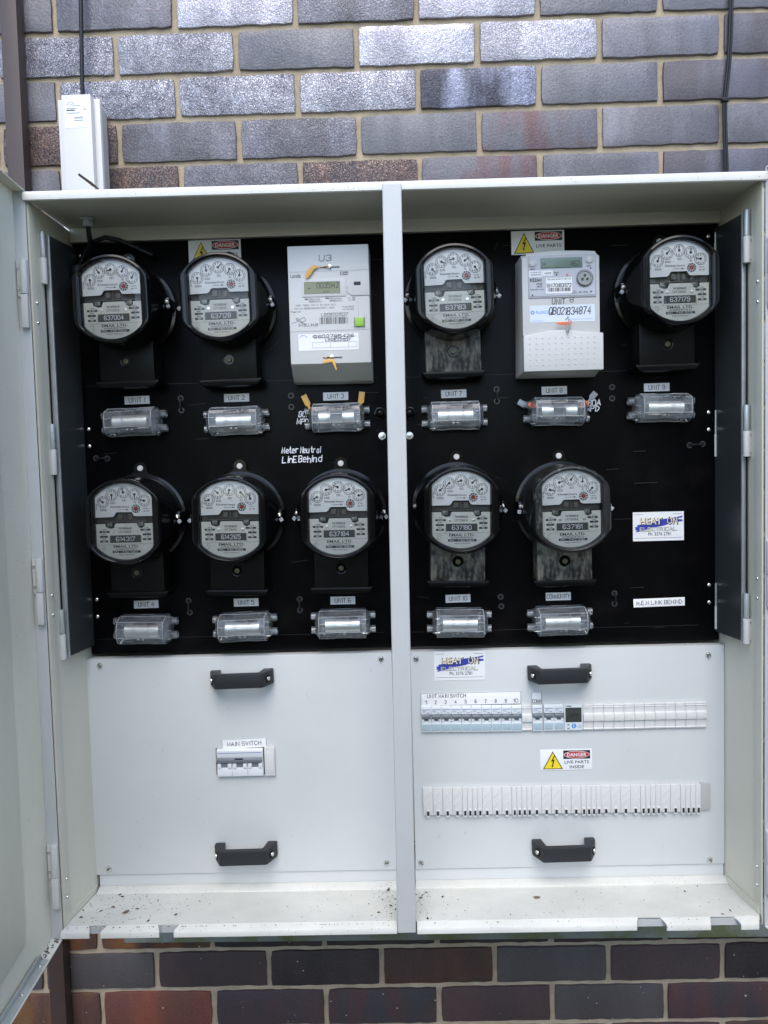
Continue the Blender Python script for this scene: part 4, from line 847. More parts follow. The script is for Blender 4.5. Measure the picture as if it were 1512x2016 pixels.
# ------------------------------------------------------------------ clear service links
def fuse_body():
    prof = [(-.004, .0235), (-.026, .0240), (-.046, .0170), (-.050, .0060), (-.050, -.0100), (-.044, -.0200), (-.030, -.0245), (-.004, -.0245)]
    rings = []
    for x, k, dz in ((-.0480, .72, 0), (-.0400, 1.0, 0), (-.0150, 1.0, 0), (-.0120, .96, 0), (.0120, .96, 0), (.0150, 1.0, 0), (.0400, 1.0, 0), (.0480, .72, 0)):
        rings.append([(x, -.004+(y+.004)*k, z*k) for y, z in prof])
    return MB().loft(rings).mesh('clear_cover', M['clear'], smooth=25)
def fuse_glints():  # pale tubes that paint bright glints along the cover's edges
    m = MB()
    for y, z in ((-.026, .0240), (-.046, .0170), (-.0505, .0050), (-.0505, -.0100), (-.0300, -.0245)):
        m.tube([(-.0400, y, z), (-.0150, y, z), (-.0120, y*.985, z*.97), (.0120, y*.985, z*.97), (.0150, y, z), (.0400, y, z)], .00045, 5)
    for x in (-.0405, .0405): m.tube([(x, -.004, .0236), (x, -.026, .0242), (x, -.0462, .0172), (x, -.0504, .0060), (x, -.0504, -.0100), (x, -.0442, -.0200), (x, -.0302, -.0247), (x, -.004, -.0247)], .0006, 5)
    return m.mesh('edge_glints', M['edge_glint'], smooth=60)
def fuse_tubes(s):
    m = MB()
    for z in (.0125, -.0125):
        for r, r2 in ((.0078, .0078),):
            rings = []
            for x, rr in ((.034, .0088), (.044, .0088), (.0455, .0072), (.0570, .0072), (.0570, .0055), (.045, .0050)):
                rings.append([(s*x, -.0115+rr*math.cos(2*math.pi*i/14), z+rr*math.sin(2*math.pi*i/14)) for i in range(14)])
            m.loft(rings, cap0=False, cap1=False)
    return m.mesh('terminal_tube', M['clear'], smooth=40)
def foil(split):
    m = MB(); segs = ((-.0300, .0300),) if not split else ((-.0300, -.0105), (.0105, .0300))
    for a, b in segs: m.cyl((a, -.0300, -.001), .0120, b-a, 'x', 24)
    return m.mesh('foil_barrel', M['foil'], smooth=40)
def link(x, z, label, split=False, tags=None):
    t = thing('service_link', label, 'fuse holder', (x, -.205, z), group='clear plastic service links', rot=(0, R(random.uniform(-1.3, 1.3)), 0))
    part('clear_cover', memo('f_body', fuse_body), t)
    part('edge_glints', memo('f_glint', fuse_glints), t)
    for s in (-1, 1): part('terminal_tubes', memo(('f_t', s), lambda: fuse_tubes(s)), t)
    part('foil_barrel', memo(('f_foil', split), lambda: foil(split)), t)
    part('base_block', memo('f_base', lambda: MB().box(-.040, .040, -.0035, 0, -.0235, .0235).mesh('bb', mat('frosted_base', (.20, .215, .23), .4), bevel=.001)), t)
    part('contact', memo('f_con', lambda: MB().box(-.007, -.0015, -.0445, -.0425, -.0155, -.0120).box(.0015, .007, -.0445, -.0425, -.0155, -.0120).mesh('con', M['steel'], bevel=.0006)), t)
    part('print', memo('f_print', lambda: (lambda m: m.mesh('pr', M['ink']))(write(write(MB(), 'BUSSMANN', -.0010, .0150, .0024, .0180, -.0502, .0005, rot=math.pi), 'COOPER', .0200, .0155, .0030, .0160, -.0502, .0007, rot=math.pi))), t)
    part('marking', memo('f_mk', lambda: MB().poly([(.013, .0100), (.019, .0120), (.017, .0135), (.0175, .0120)], -.0503).mesh('mk', M['ink'])), t)
    if tags:
        for (x0, z0, ang, mm_, ln) in tags:
            part('seal_tag', MB().prism([(-.0018, 0), (.0018, 0), (.0020, ln*.42), (.0052, ln*.50), (.0052, ln), (-.0050, ln), (-.0050, ln*.50), (-.0022, ln*.42)], -.0012, 0).mesh('tag', M[mm_], bevel=.0003), t, (x0, -.016, z0), (0, R(ang), 0))
    return t
LX = [(.3185, 1.6535), (.4989, 1.6505), (.6762, 1.6515), (.3228, 1.2869), (.5007, 1.2873), (.6762, 1.2886), (.8813, 1.6491), (1.0592, 1.6517), (1.2411, 1.6528), (.8821, 1.2856), (1.0605, 1.2850)]
NM = ['UNIT 1', 'UNIT 2', 'UNIT 3', 'UNIT 4', 'UNIT 5', 'UNIT 6', 'UNIT 7', 'UNIT 8', 'UNIT 9', 'UNIT 10', 'COMMUNITY']
for i, (x, z) in enumerate(LX):
    PLACE = ['leftmost clear plastic service link of the upper row, below the top left dial meter', 'second clear service link of the upper row, left of the one with amber tags', 'clear service link with two amber seal tags below the grey digital meter',
             'leftmost clear service link of the lower row, two tubes at its right', 'middle clear service link of the three in the lower row left of the post', 'clear service link of the lower row nearest the post on its left',
             'clear service link of the upper row just right of the post', 'clear service link with orange seals below the white digital meter', 'clear service link at the right end of the upper row, tubes on its left',
             'clear service link of the lower row just right of the post', 'clear service link under the COMMUNITY label, last of the lower row']
    extra = {2: ' with two amber seal tags', 7: ' with two orange seals'}.get(i, '')
    tg = {2: ((-.0430, .008, -24, 'amber_tag', .036), (.0400, .008, 8, 'amber_tag', .036)), 7: ((-.046, .006, -60, 'seal_clear', .024), (.052, .014, 40, 'seal_clear', .024))}.get(i)
    o = link(x, z-.004, PLACE[i], split=i in (2, 7), tags=tg)
    if i == 7:
        for s in (-1, 1): part('orange_seal', MB().prism([(-.008, 0), (-.004, -.004), (.006, -.004), (.009, .001), (.004, .006), (-.004, .005)], -.012, -.004).mesh('os', M['orange_tag'], bevel=.001), o, (s*.0450, -.018, .0105), (0, R(10 if s < 0 else -35), 0))

# ------------------------------------------------------------------ engraved labels and stickers
def plate(x, z, y, W, H, text, label, lines=None, rot=0, th=.0009, tw=None, stroke=.00092, border=False, group='engraved labels'):
    t = thing('label_plate', label, 'label', (x, y, z), group=group, rot=(0, rot, 0))
    p = part('plate', MB().box(-W/2, W/2, -th, 0, -H/2, H/2).mesh('plate', M['engrave'], bevel=.00015), t)
    m = MB()
    for (tx, cx, cz, h, wd) in (lines or [(text, 0, 0, .0072, tw)]): write(m, tx, cx, cz, h, wd, -th-.0002, stroke)
    if border: m.ribbon([(-W/2+.0004, -H/2+.0004), (-W/2+.0004, H/2-.0004), (W/2-.0004, H/2-.0004), (W/2-.0004, -H/2+.0004), (-W/2+.0004, -H/2+.0004)], .0005, -th-.00035)
    part('lettering', m.mesh('lettering', M['ink']), t)
    return t
LB = [(.3207, 1.6893), (.4979, 1.6885), (.6736, 1.6863), (.3209, 1.3238), (.5016, 1.3230), (.6754, 1.3224), (.8820, 1.6850), (1.0587, 1.6858), (1.2381, 1.6864), (.8819, 1.3209), (1.0609, 1.3204)]
for i, (x, z) in enumerate(LB):
    plate(x, z, -.2052, .0445, .0142, NM[i], 'white label reading %s %s' % (NM[i], ['at the left end of the upper label row', 'second from left in the upper label row', 'below the tall grey digital meter', 'at the left end of the lower label row', 'second from left in the lower label row', 'in the lower row, last before the post', 'in the upper row just right of the post', 'below the white digital meter', 'at the right end of the upper label row', 'in the lower row just right of the post', 'below the chipped dial meter'][i]), tw=.0280 if i < 9 else (.032 if i == 9 else .0405), rot=R(-.6+.3*(i % 3)))
plate(1.2399, 1.3055, -.2052, .0910, .0150, '', 'long white label reading M.E.N LINK BEHIND on the black panel', lines=[('M.E.N LINK BEHIND', 0, 0, .0068, .080)], rot=R(-1))
plate(.4928, 1.0722, -.2255, .0800, .0175, '', 'white MAIN SWITCH label tilted above the three-pole switch', lines=[('MAIN SWITCH', 0, 0, .0070, .060)], rot=R(-1.8), border=True)
ln = [('UNIT MAIN SWITCH', -.0430, .0058, .0062, .068)]+[(str(i+1), -.0805+.01778*i, -.0052, .0060, .0026 if i < 9 else .0078) for i in range(10)]
plate(.8992, 1.1450, -.2262, .1775, .0228, '', 'wide white UNIT MAIN SWITCH label numbered 1 to 10 above the breakers', lines=ln, border=True)
plate(1.0157, 1.1436, -.2262, .0178, .0215, '', 'small white COMM label above a single breaker', lines=[('COMM', 0, -.0055, .0060, .0150)], border=True)

def danger(x, z, y, label, inside, W=.092, H=.0375):
    t = thing('danger_sign', label, 'sign', (x, y, z))
    part('plate', MB().box(-W/2, W/2, -.0007, 0, -H/2, H/2).mesh('plate', M['sticker'], bevel=.0002), t)
    k = -.0009
    a = MB().poly([(-W/2+.0045, -H/2+.002), (-W/2+.040, -H/2+.002), (-W/2+.0222, H/2-.003)], k); part('triangle_border', a.mesh('tb', M['ink']), t)
    a = MB().poly([(-W/2+.0068, -H/2+.0033), (-W/2+.0377, -H/2+.0033), (-W/2+.0222, H/2-.0058)], k-.0002); part('triangle', a.mesh('tr', M['yellow']), t)
    cx = -W/2+.0222
    a = MB().poly([(cx+.0025, .0085), (cx-.0035, -.0030), (cx+.0000, -.0022), (cx-.0015, -.0100), (cx-.0030, -.0098), (cx-.0008, -.0140), (cx+.0012, -.0100), (cx+.0000, -.0102), (cx+.0035, .0010), (cx+.0000, .0002), (cx+.0042, .0078)], k-.0004)
    part('bolt', a.mesh('bolt', M['ink']), t)
    bx0, bx1 = -W/2+.0410, W/2-.0035; bc = (bx0+bx1)/2
    part('black_panel', MB().sheet(bx0, bx1, H/2-.0175, H/2-.002, k).mesh('bp', M['ink']), t)
    def ell(a_, b_, y_): return MB().poly([(bc+a_*math.cos(2*math.pi*i/28), H/2-.00975+b_*math.sin(2*math.pi*i/28)) for i in range(28)], y_)
    part('oval_border', ell(.0228, .0068, k-.0002).mesh('ob', M['white_print']), t); part('oval', ell(.0218, .0060, k-.0004).mesh('ov', M['red']), t)
    part('danger_lettering', font(MB(), 'DANGER', bc, H/2-.00975, .0345, .0066, k-.0006, .02).mesh('dl', M['white_print']), t)
    m = font(MB(), 'LIVE PARTS', bc, -.0045 if inside else -.0060, .0435, .0056, k, .008)
    if inside: font(m, 'INSIDE', bc, -.0132, .0255, .0056, k, .008)
    part('lettering', m.mesh('lt', M['ink']), t)
danger(1.0667, 1.0304, -.2252, 'DANGER LIVE PARTS INSIDE sign with yellow triangle on the right grey cover', True)
danger(1.0335, 1.9425, -.2052, 'DANGER LIVE PARTS sign above the UNIT 8 meter', False, H=.0405)
danger(.4690, 1.9440, -.2052, 'danger sign partly hidden behind the UNIT 2 meter', False, H=.0405)

def heat(x, z, y, label):
    W, H = .0900, .0515
    t = thing('contractor_sticker', label, 'sticker', (x, y, z), group='blue and white HEAT ON ELECTRICAL stickers')
    part('card', MB().box(-W/2, W/2, -.0004, 0, -H/2, H/2).mesh('card', M['sticker']), t); k = -.0006
    br = [(-.0415, -.0060), (-.0400, -.0035), (-.0420, -.0010), (-.0370, .0000), (-.0380, .0025), (-.0150, .0065), (.0100, .0130), (.0300, .0155), (.0430, .0180), (.0420, .0150), (.0290, .0125), (.0425, .0115), (.0430, .0085), (.0250, .0060), (.0100, .0010), (-.0100, -.0020), (-.0250, -.0065), (-.0390, -.0100), (-.0400, -.0080), (-.0360, -.0070)]
    part('brush_stroke', MB().poly(br, k).mesh('bs', M['blue']), t)
    a = font(MB(), 'HEAT', -.0130, .0092, .0400, .0135, k-.0002, .04); font(a, 'ON', .0245, .0092, .0195, .0135, k-.0002, .04); part('name_shadow', MB().add([(p[0]+.0007, p[1], p[2]-.0005) for p in a.v], a.f).mesh('ns', M['ink']), t)
    a = font(MB(), 'HEAT', -.0133, .0095, .0385, .0120, k-.0004, .015); font(a, 'ON', .0242, .0095, .0180, .0120, k-.0004, .015); part('name', a.mesh('nm', mat('cream_print', (.74, .66, .48), .5) if 'cream' not in CACHE else CACHE['cream']), t)
    part('bolt', MB().poly([(.0185, .0165), (.0160, .0088), (.0180, .0092), (.0172, .0030), (.0205, .0105), (.0187, .0100), (.0205, .0165)], k-.0006).mesh('bl', M['ink']), t)
    m = write(MB(), 'ELECTRICAL', -.0005, -.0047, .0056, .0640, k-.0004, .0016); part('trade_shadow', m.mesh('tr', M['ink_grey']), t)
    m = write(MB(), 'ELECTRICAL', -.0007, -.0045, .0054, .0640, k-.0006, .0009); part('trade', m.mesh('tr', M['dial_cream']), t)
    m = font(MB(), 'Ph: 3376 2781', .0020, -.0135, .0400, .0062, k, .008); m.ribbon([(-.042, -.0205), (.042, -.0205)], .0005, k); m.ribbon([(-.042, .0215), (-.027, .0215)], .0005, k); m.ribbon([(.026, .0215), (.042, .0215)], .0005, k); part('phone', m.mesh('ph', M['ink']), t)
heat(1.2395, 1.4415, -.2052, 'HEAT ON ELECTRICAL sticker on the black panel at right')
heat(.8806, 1.2040, -.2252, 'HEAT ON ELECTRICAL sticker on the top of the right grey cover')

# ------------------------------------------------------------------ grey cover panels with handles
def handle_mesh():
    o = [(-.0555, 0), (-.0560, -.010), (-.0430, -.036), (-.0400, -.0385), (.0400, -.0385), (.0430, -.036), (.0560, -.010), (.0555, 0), (.0385, 0), (.0340, -.024), (.0320, -.0260), (-.0320, -.0260), (-.0340, -.024), (-.0385, 0)]
    return MB().prism_z(o, -.0125, .0125).mesh('handle', M['handle'], bevel=.0018)
hm = handle_mesh()
def cover(x0, x1, label):
    t = thing('cover_panel', label, 'panel', (x0, -.225, .834), group='grey lift-off cover panels')
    W = x1-x0; H = .397
    m = MB().box(0, W, 0, .0022, 0, H-.0006); m.box(.0, W, .0024, .0200, H-.003, H-.0006)
    part('sheet', m.mesh('sheet', M['cover'], bevel=.0009), t)
    return t
cl = cover(.2150, .7606, 'left grey cover panel with a main switch and two black handles')
cr = cover(.7940, 1.3475, 'right grey cover panel with breaker rows and two black handles')
rnd = random.Random(31); scc = mat('cover_scuff', (.33, .34, .36), .5)
for p, W in ((cl, .545), (cr, .55)):
    m = MB()
    for i in range(16):
        x, z = rnd.uniform(.02, W-.02), rnd.uniform(.02, .37); l = rnd.uniform(.001, .009); a = rnd.uniform(-1.5, 1.5)
        m.ribbon([(x, z), (x+l*.5*math.cos(a), z+l*.5*math.sin(a)+.0004), (x+l*math.cos(a), z+l*math.sin(a))], rnd.uniform(.0003, .0007), -.0002-.00001*i)
    part('scuffs', m.mesh('scuffs', scc), p)['kind'] = 'stuff'
cs = screw_mesh(.0052, .0036)
for p, x, z in ((cl, .2397, 1.2191), (cl, .7415, 1.2205), (cl, .2385, .8458), (cl, .7417, .8476), (cr, .8037, 1.2191), (cr, 1.3188, 1.2137), (cr, .8039, .8464), (cr, 1.3206, .8423)):
    s_ = part('screw', cs, p, (x-p.location.x, -.0001, z-.834)); part('screw_slot', memo('slotm', lambda: MB().box(-.0040, .0040, -.0040, -.0034, -.0006, .0006).mesh('sl', M['ink_bar'])), s_, None, (0, random.uniform(0, 3), 0))
for p, x, z in ((cl, .4945, 1.1945), (cl, .4905, .8790), (cr, 1.0555, 1.1905), (cr, 1.0585, .8745)):
    h = part('handle', hm, p, (x-p.location.x, -.0001, z-.834), (0, R(-.8), 0))
    for s in (-1, 1):
        part('recess', memo(('rec', s), lambda: MB().cyl((0, -.0008, 0), .0070, .0010, 'y', 18).mesh('rec', M['hole'])), h, (s*.0492, -.0248, 0), (0, 0, R(64)*s))
        part('screw', memo('hs', lambda: MB().lathe((0, 0, 0), [(.0040, 0), (.0036, -.0014), (.0014, -.0018), (.0001, -.0010)], 12).mesh('hs', M['steel'], smooth=30)), h, (s*.0500, -.0254, .0005), (0, 0, R(64)*s))

# ------------------------------------------------------------------ breakers
def breaker_parts(t, n, W):
    body = memo(('b_body', n), lambda: MB().prism_x([(0, -.0236), (-.0052, -.0236), (-.0052, -.0050), (-.0020, -.0045), (-.0020, .0000), (-.0030, .0078), (-.0062, .0085), (-.0062, .0205), (-.0048, .0236), (0, .0236)], .0002, W*n-.0002).mesh('body', M['breaker_white'], bevel=.0004))
    part('body', body, t)
    for i in range(n):
        x = i*W
        part('toggle', memo('b_tog', lambda: MB().prism_x([(-.0025, .0002), (-.0078, .0012), (-.0092, .0050), (-.0084, .0078), (-.0025, .0080)], .0012, W-.0012).mesh('toggle', M['toggle'], bevel=.0004)), t, (x, 0, 0))
        part('clip', memo('b_clip', lambda: MB().box(.0010, .0050, -.0062, -.0022, -.0046, .0000).box(W-.0050, W-.0010, -.0062, -.0022, -.0046, .0000).mesh('clip', M['breaker_white'], bevel=.0005)), t, (x, 0, 0))
        part('status_window', memo('b_sw', lambda: MB().box(.0054, W-.0054, -.0030, -.0021, -.0044, -.0002).mesh('sw', M['toggle'])), t, (x, 0, 0))
        part('terminal_window', memo('b_tw', lambda: MB().box(.0012, W-.0012, -.0064, -.0053, -.0205, -.0092).mesh('tw', M['breaker_blue'], bevel=.0005)), t, (x, 0, 0))
        part('print', memo('b_pr', lambda: write(write(MB().sheet(.0016, W-.0016, .0166, .0176, -.0064), '63A', .0060, .0140, .0020, .006, -.0064, .0003), 'C63', .0125, .0112, .0014, .004, -.0064, .0003).mesh('print', M['blue_grey'] if 'blue_grey' in M else mat('blue_grey_print', (.06, .13, .26), .5))), t, (x, 0, 0))
BW = .01778
tz = 1.1107
for i in range(10):
    t = thing('circuit_breaker', ['leftmost', 'second', 'third', 'fourth', 'fifth', 'sixth', 'seventh', 'eighth', 'ninth', 'tenth and last'][i]+' breaker from the left in the row under the UNIT MAIN SWITCH label', 'breaker', (.8103+BW*i, -.2255, tz-.0002*i), group='single-pole breakers in the switch row')
    breaker_parts(t, 1, BW)
t = thing('circuit_breaker', 'white circuit breaker under the COMM label', 'breaker', (1.0070, -.2255, tz-.002), group='single-pole breakers in the switch row'); breaker_parts(t, 1, BW)
t = thing('double_breaker', 'pair of joined white breakers between the COMM breaker and the small dark display', 'breaker', (1.0270, -.2255, tz-.002)); breaker_parts(t, 2, BW)
def blank_mesh(): return MB().prism_x([(0, -.0230), (-.0040, -.0230), (-.0046, -.0205), (-.0036, -.0195), (-.0040, -.0080), (-.0070, -.0062), (-.0078, .0000), (-.0066, .0058), (-.0034, .0075), (-.0036, .0165), (-.0046, .0180), (-.0036, .0192), (-.0046, .0205), (-.0040, .0230), (0, .0230)], .0002, .0178).mesh('blank', M['blank'], bevel=.0003)
t = thing('blanking_piece', 'short cream blank filling the gap between breaker 10 and the COMM breaker', 'blank', (.9885, -.2255, tz-.002)); part('blank_module', memo('blank', blank_mesh), t)
t = thing('blanking_strip', 'long white ribbed blanking strip right of the small dark display', 'blank', (1.0968, -.2255, tz-.003))
for i in range(12): part('blank_module', memo('blank', blank_mesh), t, (i*.01808, 0, random.uniform(-.0002, .0002)))
t = thing('display_module', 'small white timer module with a dark square display in the breaker row', 'timer', (1.0632, -.2255, tz-.002))
part('body', MB().box(0, .0326, -.0056, 0, -.0236, .0236).mesh('body', M['breaker_white'], bevel=.0006), t)
part('display', MB().box(.0020, .0305, -.0064, -.0057, -.0085, .0175).mesh('disp', M['lcd3'], bevel=.0003), t)
part('display_digits', write(MB(), '1234', .0165, .0050, .0060, .0150, -.0066, .0008).mesh('dd', M['ink']), t)
part('selector', disc(MB(), .0170, -.0155, .0042, -.0059, 18).mesh('sel', M['light_blue']), t)
m = MB(); write(m, 'T', .0165, -.0155, .004, None, -.0059-.0003, .0008); part('selector_mark', m.mesh('sm', M['white_print']), t)
m = MB(); write(m, 'hager', .0085, .0203, .0022, .010, -.0059, .0006); m.sheet(.0050, .0090, -.0140, -.0125, -.0059); m.sheet(.0050, .0090, -.0205, -.0190, -.0059); m.ribbon([(.0240, -.0180), (.0268, -.0125), (.0295, -.0180), (.0240, -.0180)], .0004, -.0059); part('print', m.mesh('pr', M['ink_grey']), t)

t = thing('main_switch', 'three-pole white main switch with one grey toggle under the MAIN SWITCH label', 'switch', (.4440, -.2255, 1.0395))
W3 = .0275
part('cutout', MB().sheet(-.0030, .0870, -.0245, .0245, -.0002).mesh('cut', M['hole']), t)
part('body', MB().prism_x([(-.0003, -.0245), (-.0068, -.0245), (-.0068, -.0090), (-.0040, -.0085), (-.0040, .0010), (-.0080, .0100), (-.0080, .0220), (-.0066, .0245), (-.0003, .0245)], 0, .0828).mesh('body', M['breaker_white'], bevel=.0005), t)
part('toggle', MB().prism_x([(-.0045, .0000), (-.0100, .0010), (-.0112, .0060), (-.0100, .0100), (-.0045, .0105)], -.0002, .0805).mesh('toggle', M['toggle'], bevel=.0005), t)
part('toggle_notch', MB().box(.0330, .0475, -.0116, -.0112, .0070, .0095).mesh('tn', M['ink']), t)
part('stripe', MB().sheet(.0020, .0805, .0178, .0186, -.0083).mesh('st', M['blue']), t)
for i in range(3):
    x = i*W3
    part('pole_cover', MB().box(x+.0005, x+W3-.0007, -.0085, -.0069, -.0240, -.0105).mesh('pc', M['breaker_white'], bevel=.0006), t)
    part('pole_clip', MB().box(x+.0010, x+.0075, -.0098, -.0050, -.0095, -.0010).box(x+W3-.0080, x+W3-.0012, -.0098, -.0050, -.0095, -.0010).mesh('pcl', M['breaker_white'], bevel=.0008), t)
    part('status_window', MB().box(x+.0080, x+W3-.0085, -.0062, -.0042, -.0085, -.0010).mesh('sw', M['toggle']), t)
t = thing('blanking_piece', 'upright white blank beside the three-pole main switch', 'blank', (.5292, -.2255, 1.0403))
part('blank_module', MB().box(0, .0180, -.0075, 0, -.0253, .0253).box(.0015, .0165, -.0086, -.0077, -.0195, .0170).mesh('bm', M['blank'], bevel=.0006), t)

# terminal row
t = thing('terminal_block', 'long white row of covered terminal modules low on the right grey cover', 'terminal block', (.8103, -.2255, .9590))
def wide():
    w = .01745; m = MB().box(.0002, w-.0002, -.0060, 0, -.0225, .0270)
    for z0 in (.0010, -.0140): m.tube([(.0020, -.0062, z0+.0065), (w-.0022, -.0062, z0+.0205)], .0007, 5)
    m.box(.0055, .0110, -.0080, -.0061, -.0262, -.0128); return m.mesh('terminal_module', M['blank'], bevel=.0004)
def narrow():
    w = .00890; m = MB().box(.0002, w-.0002, -.0066, 0, -.0225, .0266)
    m.tube([(.0016, -.0068, .0180), (w-.0016, -.0068, .0240)], .0004, 5); m.tube([(.0028, -.0068, .0040), (w-.0028, -.0068, .0070)], .0005, 5)
    m.box(.0015, w-.0015, -.0084, -.0067, -.0262, -.0118); return m.mesh('terminal_module', M['blank'], bevel=.0004)
wm, nm = wide(), narrow(); hw = MB().box(.0062, .0103, -.0084, -.0081, -.0225, -.0150).mesh('terminal_opening', M['ink']); hn = MB().box(.0026, .0064, -.0088, -.0085, -.0230, -.0145).mesh('terminal_opening', M['ink'])
bs_ = MB().box(.0066, .0099, -.00865, -.0081, -.0240, -.0220).mesh('terminal_screw', M['steel'])
x = 0
for n_, kind in ((4, 'w'), (4, 'n'), (3, 'w'), (4, 'n'), (5, 'w'), (4, 'n'), (4, 'w'), (4, 'n'), (2, 'w'), (4, 'n')):
    for i in range(n_):
        o = part('terminal_module', wm if kind == 'w' else nm, t, (x, 0, -(x*.006))); part('terminal_opening', hw if kind == 'w' else hn, o)
        x += .01745 if kind == 'w' else .00890
part('end_block', MB().box(x+.0003, x+.0178, -.0045, 0, -.0235, .0250).mesh('eb', M['grey_block'], bevel=.0005), t)

# ------------------------------------------------------------------ cable gland and lead inside the roof, twig, litter
t = thing('cable_gland', 'zinc cable gland with a black lead hanging from the cabinet roof at left', 'cable gland', (.2705, -.265, 1.9875))
part('nut', MB().lathe((0, 0, 0), [(.011, 0), (.011, .001)], 6).mesh('x', M['zinc']) if False else MB().cyl((0, 0, -.0135), .0088, .0135, 'z', 6).cyl((0, 0, -.003), .0125, .0028, 'z', 20).mesh('nut', M['zinc'], bevel=.0006), t)
part('lead', MB().tube([(0, 0, -.010), (.0, .002, -.022), (-.002, .012, -.034), (-.010, .03, -.045), (-.018, .045, -.055)], .0042, 8).mesh('lead', M['cable'], smooth=60), t)
t = thing('looped_lead', 'black lead arching along the top of the left black panel', 'cable', (.235, -.222, 1.93))
part('lead', MB().tube([(0, 0, -.01), (.012, -.004, .012), (.030, -.008, .030), (.052, -.010, .036), (.075, -.008, .031), (.100, -.004, .020), (.13, 0, .006)], .0042, 8).mesh('lead', M['cable'], smooth=60), t)
part('plug', MB().cyl((0, -.004, -.055), .016, .045, 'z', 14).mesh('plug', M['cable'], bevel=.003), t)

t = thing('twig', 'short dark dead twig leaning on the cabinet lip in front of the white housing', 'twig', (.3290, -.366, 1.9985))
part('stick', MB().loft([[(-.0300*k+dx, .002*k, .0235*k+dz) for dx, dz in ((-w_, 0), (0, w_), (w_, 0), (0, -w_))] for k, w_ in ((0, .0014), (.35, .0030), (.7, .0024), (1, .0024))]).mesh('stick', M['litter'], smooth=50), t)

m = MB(); rnd = random.Random(21)
def flake(x, y, z, l, wd, a, curl):
    ca, sa = math.cos(a), math.sin(a); pts = []
    for u, v, h in ((-l, 0, curl), (-l*.3, wd, .0003), (l*.5, wd*.8, .0002), (l, 0, curl*.7), (l*.4, -wd, .0002), (-l*.4, -wd*.9, .0003), (0, 0, .0012+curl)):
        pts.append((x+u*ca-v*sa, y+u*sa+v*ca, z+h+.0003))
    m.add(pts, [(0, 1, 6), (1, 2, 6), (2, 3, 6), (3, 4, 6), (4, 5, 6), (5, 0, 6)])
def floor_z(x, y): return .8225-(x-X0)*.0026-(y+.36)*-(-.1288)
for i in range(420):
    q = rnd.random()
    if q < .38: x, y = rnd.gauss(.29, .055), rnd.uniform(-.358, -.245)
    elif q < .72: x, y = rnd.gauss(.775, .035), rnd.uniform(-.358, -.245)
    else: x, y = rnd.uniform(.23, 1.33), rnd.uniform(-.358, -.245)
    if not X0+.006 < x < X1-.01 or .757 < x < .795 and y < -.34: continue
    big = rnd.random() < .10
    l = rnd.uniform(.0022, .0048) if big else rnd.uniform(.0004, .0015)
    flake(x, y, floor_z(x, y), l, l*rnd.uniform(.2, .45), rnd.uniform(0, 3.1), rnd.uniform(0, .0015) if big else 0)
for i in range(70):
    x = rnd.uniform(.22, .75) if rnd.random() < .8 else rnd.uniform(.8, 1.3); l = rnd.uniform(.0006, .002)
    flake(x, -.366, .8212-(x-X0)*.0035, l, l*.4, rnd.uniform(0, 3), 0)
for i in range(160):
    y = -rnd.uniform(.003, .20); xx = .2128-rnd.uniform(.001, .017)-y*-math.sin(R(3.6)); l = rnd.uniform(.0006, .003)
    flake(xx, -.3665+y, .8063, l, l*.5, rnd.uniform(0, 3), .0004)
for i in range(40):
    x = rnd.uniform(.5, 1.3); l = rnd.uniform(.0006, .0018); flake(x, rnd.uniform(-.366, -.35), lid(1.9985, x), l, l*.5, rnd.uniform(0, 3), .0004)
lt = part('leaf_litter', m.mesh('leaf_litter', M['litter'])); lt['kind'] = 'stuff'; lt['label'] = 'scattered dead leaf crumbs and grit on the cabinet tray and door edge'
for i, (x, y, a, lb) in enumerate(((.7440, -.243, 1.2, 'small dead leaf on the tray just left of the centre post'), (.3000, -.318, .9, 'curled brown leaf scrap on the tray at far left'), (1.000, -.285, .2, 'thin brown leaf sliver on the tray right of the post'))):
    m = MB(); flake(0, 0, 0, .0075, .0022, 0, .003)
    t = part('dead_leaf', m.mesh('dead_leaf', mat('leaf_brown', (.12, .085, .06), .7)), None, (x, y, floor_z(x, y)+.0002), (.1, .1, a)); t['label'] = lb; t['category'] = 'leaf'

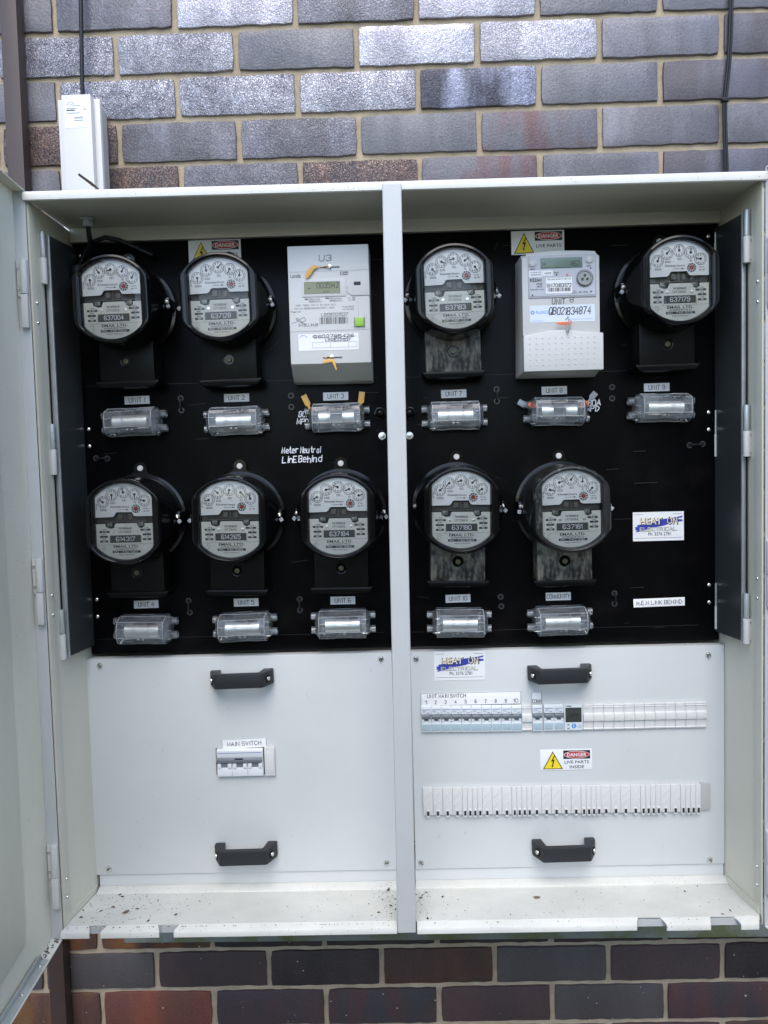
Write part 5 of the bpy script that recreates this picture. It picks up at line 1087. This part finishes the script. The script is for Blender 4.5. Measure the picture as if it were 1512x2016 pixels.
# ------------------------------------------------------------------ leafy screen added unseen behind the viewer: closes off the low sky
t = thing('sky_screen', 'added green leafy screen, unseen behind the viewer, shutting out the low sky', 'sky_screen', (0, -8.2, 0))
m = MB(); rnd = random.Random(9)
for i in range(16000):
    x = rnd.uniform(-14, 15); h = 2.1+.4*math.sin(x*1.3)+.35*math.sin(x*3.1+1)+(1.5 if x > 4 else 0); z = rnd.uniform(.05, h); y = rnd.gauss(0, .18)+.35*math.sin(x*2.2+z*1.7)
    d = Vector((rnd.gauss(0, 1), rnd.gauss(.6, 1), rnd.gauss(.3, 1))).normalized(); u = d.orthogonal().normalized(); v = d.cross(u); s_ = rnd.uniform(.07, .15); c = Vector((x, y, z))
    m.add([c-u*s_, c+v*s_*.5, c+u*s_, c-v*s_*.5], [(0, 1, 2, 3)])
fo = part('foliage', m.mesh('foliage', M['leaf']), t)
part('sky_block_core', MB().box(-14, 15, -1.3, -.5, 0, 1.7).mesh("core", M['bark']), t)  # solid core added so no low sky light passes the leaves
# ------------------------------------------------------------------ tree seen in the meter glass
t = thing('tree', 'leafy green tree standing behind the viewer, mirrored in the meter glass', 'tree', (3.3, -6.8, 0))
m = MB().tube([(0, 0, 0), (.05, .02, 1), (-.03, .05, 2), (.02, 0, 3.2)], .12, 10)
for k in range(8):
    a = k*.8; m.tube([(0, 0, 1.7+k*.12), (.5*math.cos(a), .5*math.sin(a), 2.3+k*.12), (1.1*math.cos(a), 1.1*math.sin(a), 2.8+k*.13)], .035, 6)
part('trunk', m.mesh('trunk', M['bark'], smooth=60), t)
m = MB(); rnd = random.Random(3)
for i in range(9000):
    while True:
        p = Vector((rnd.uniform(-1, 1), rnd.uniform(-1, 1), rnd.uniform(-1, 1)))
        if p.length < 1 and noise.noise(p*2.6) > -.12: break
    c = Vector((p.x*1.7, p.y*1.6, 3.1+p.z*1.5)); d = Vector((rnd.gauss(0, 1), rnd.gauss(0, 1), rnd.gauss(0, 1))).normalized(); u = d.orthogonal().normalized(); v = d.cross(u); s_ = rnd.uniform(.03, .06)
    m.add([c-u*s_, c+v*s_*.45, c+u*s_, c-v*s_*.45], [(0, 1, 2, 3)])
part('crown', m.mesh('crown', M['leaf']), t)
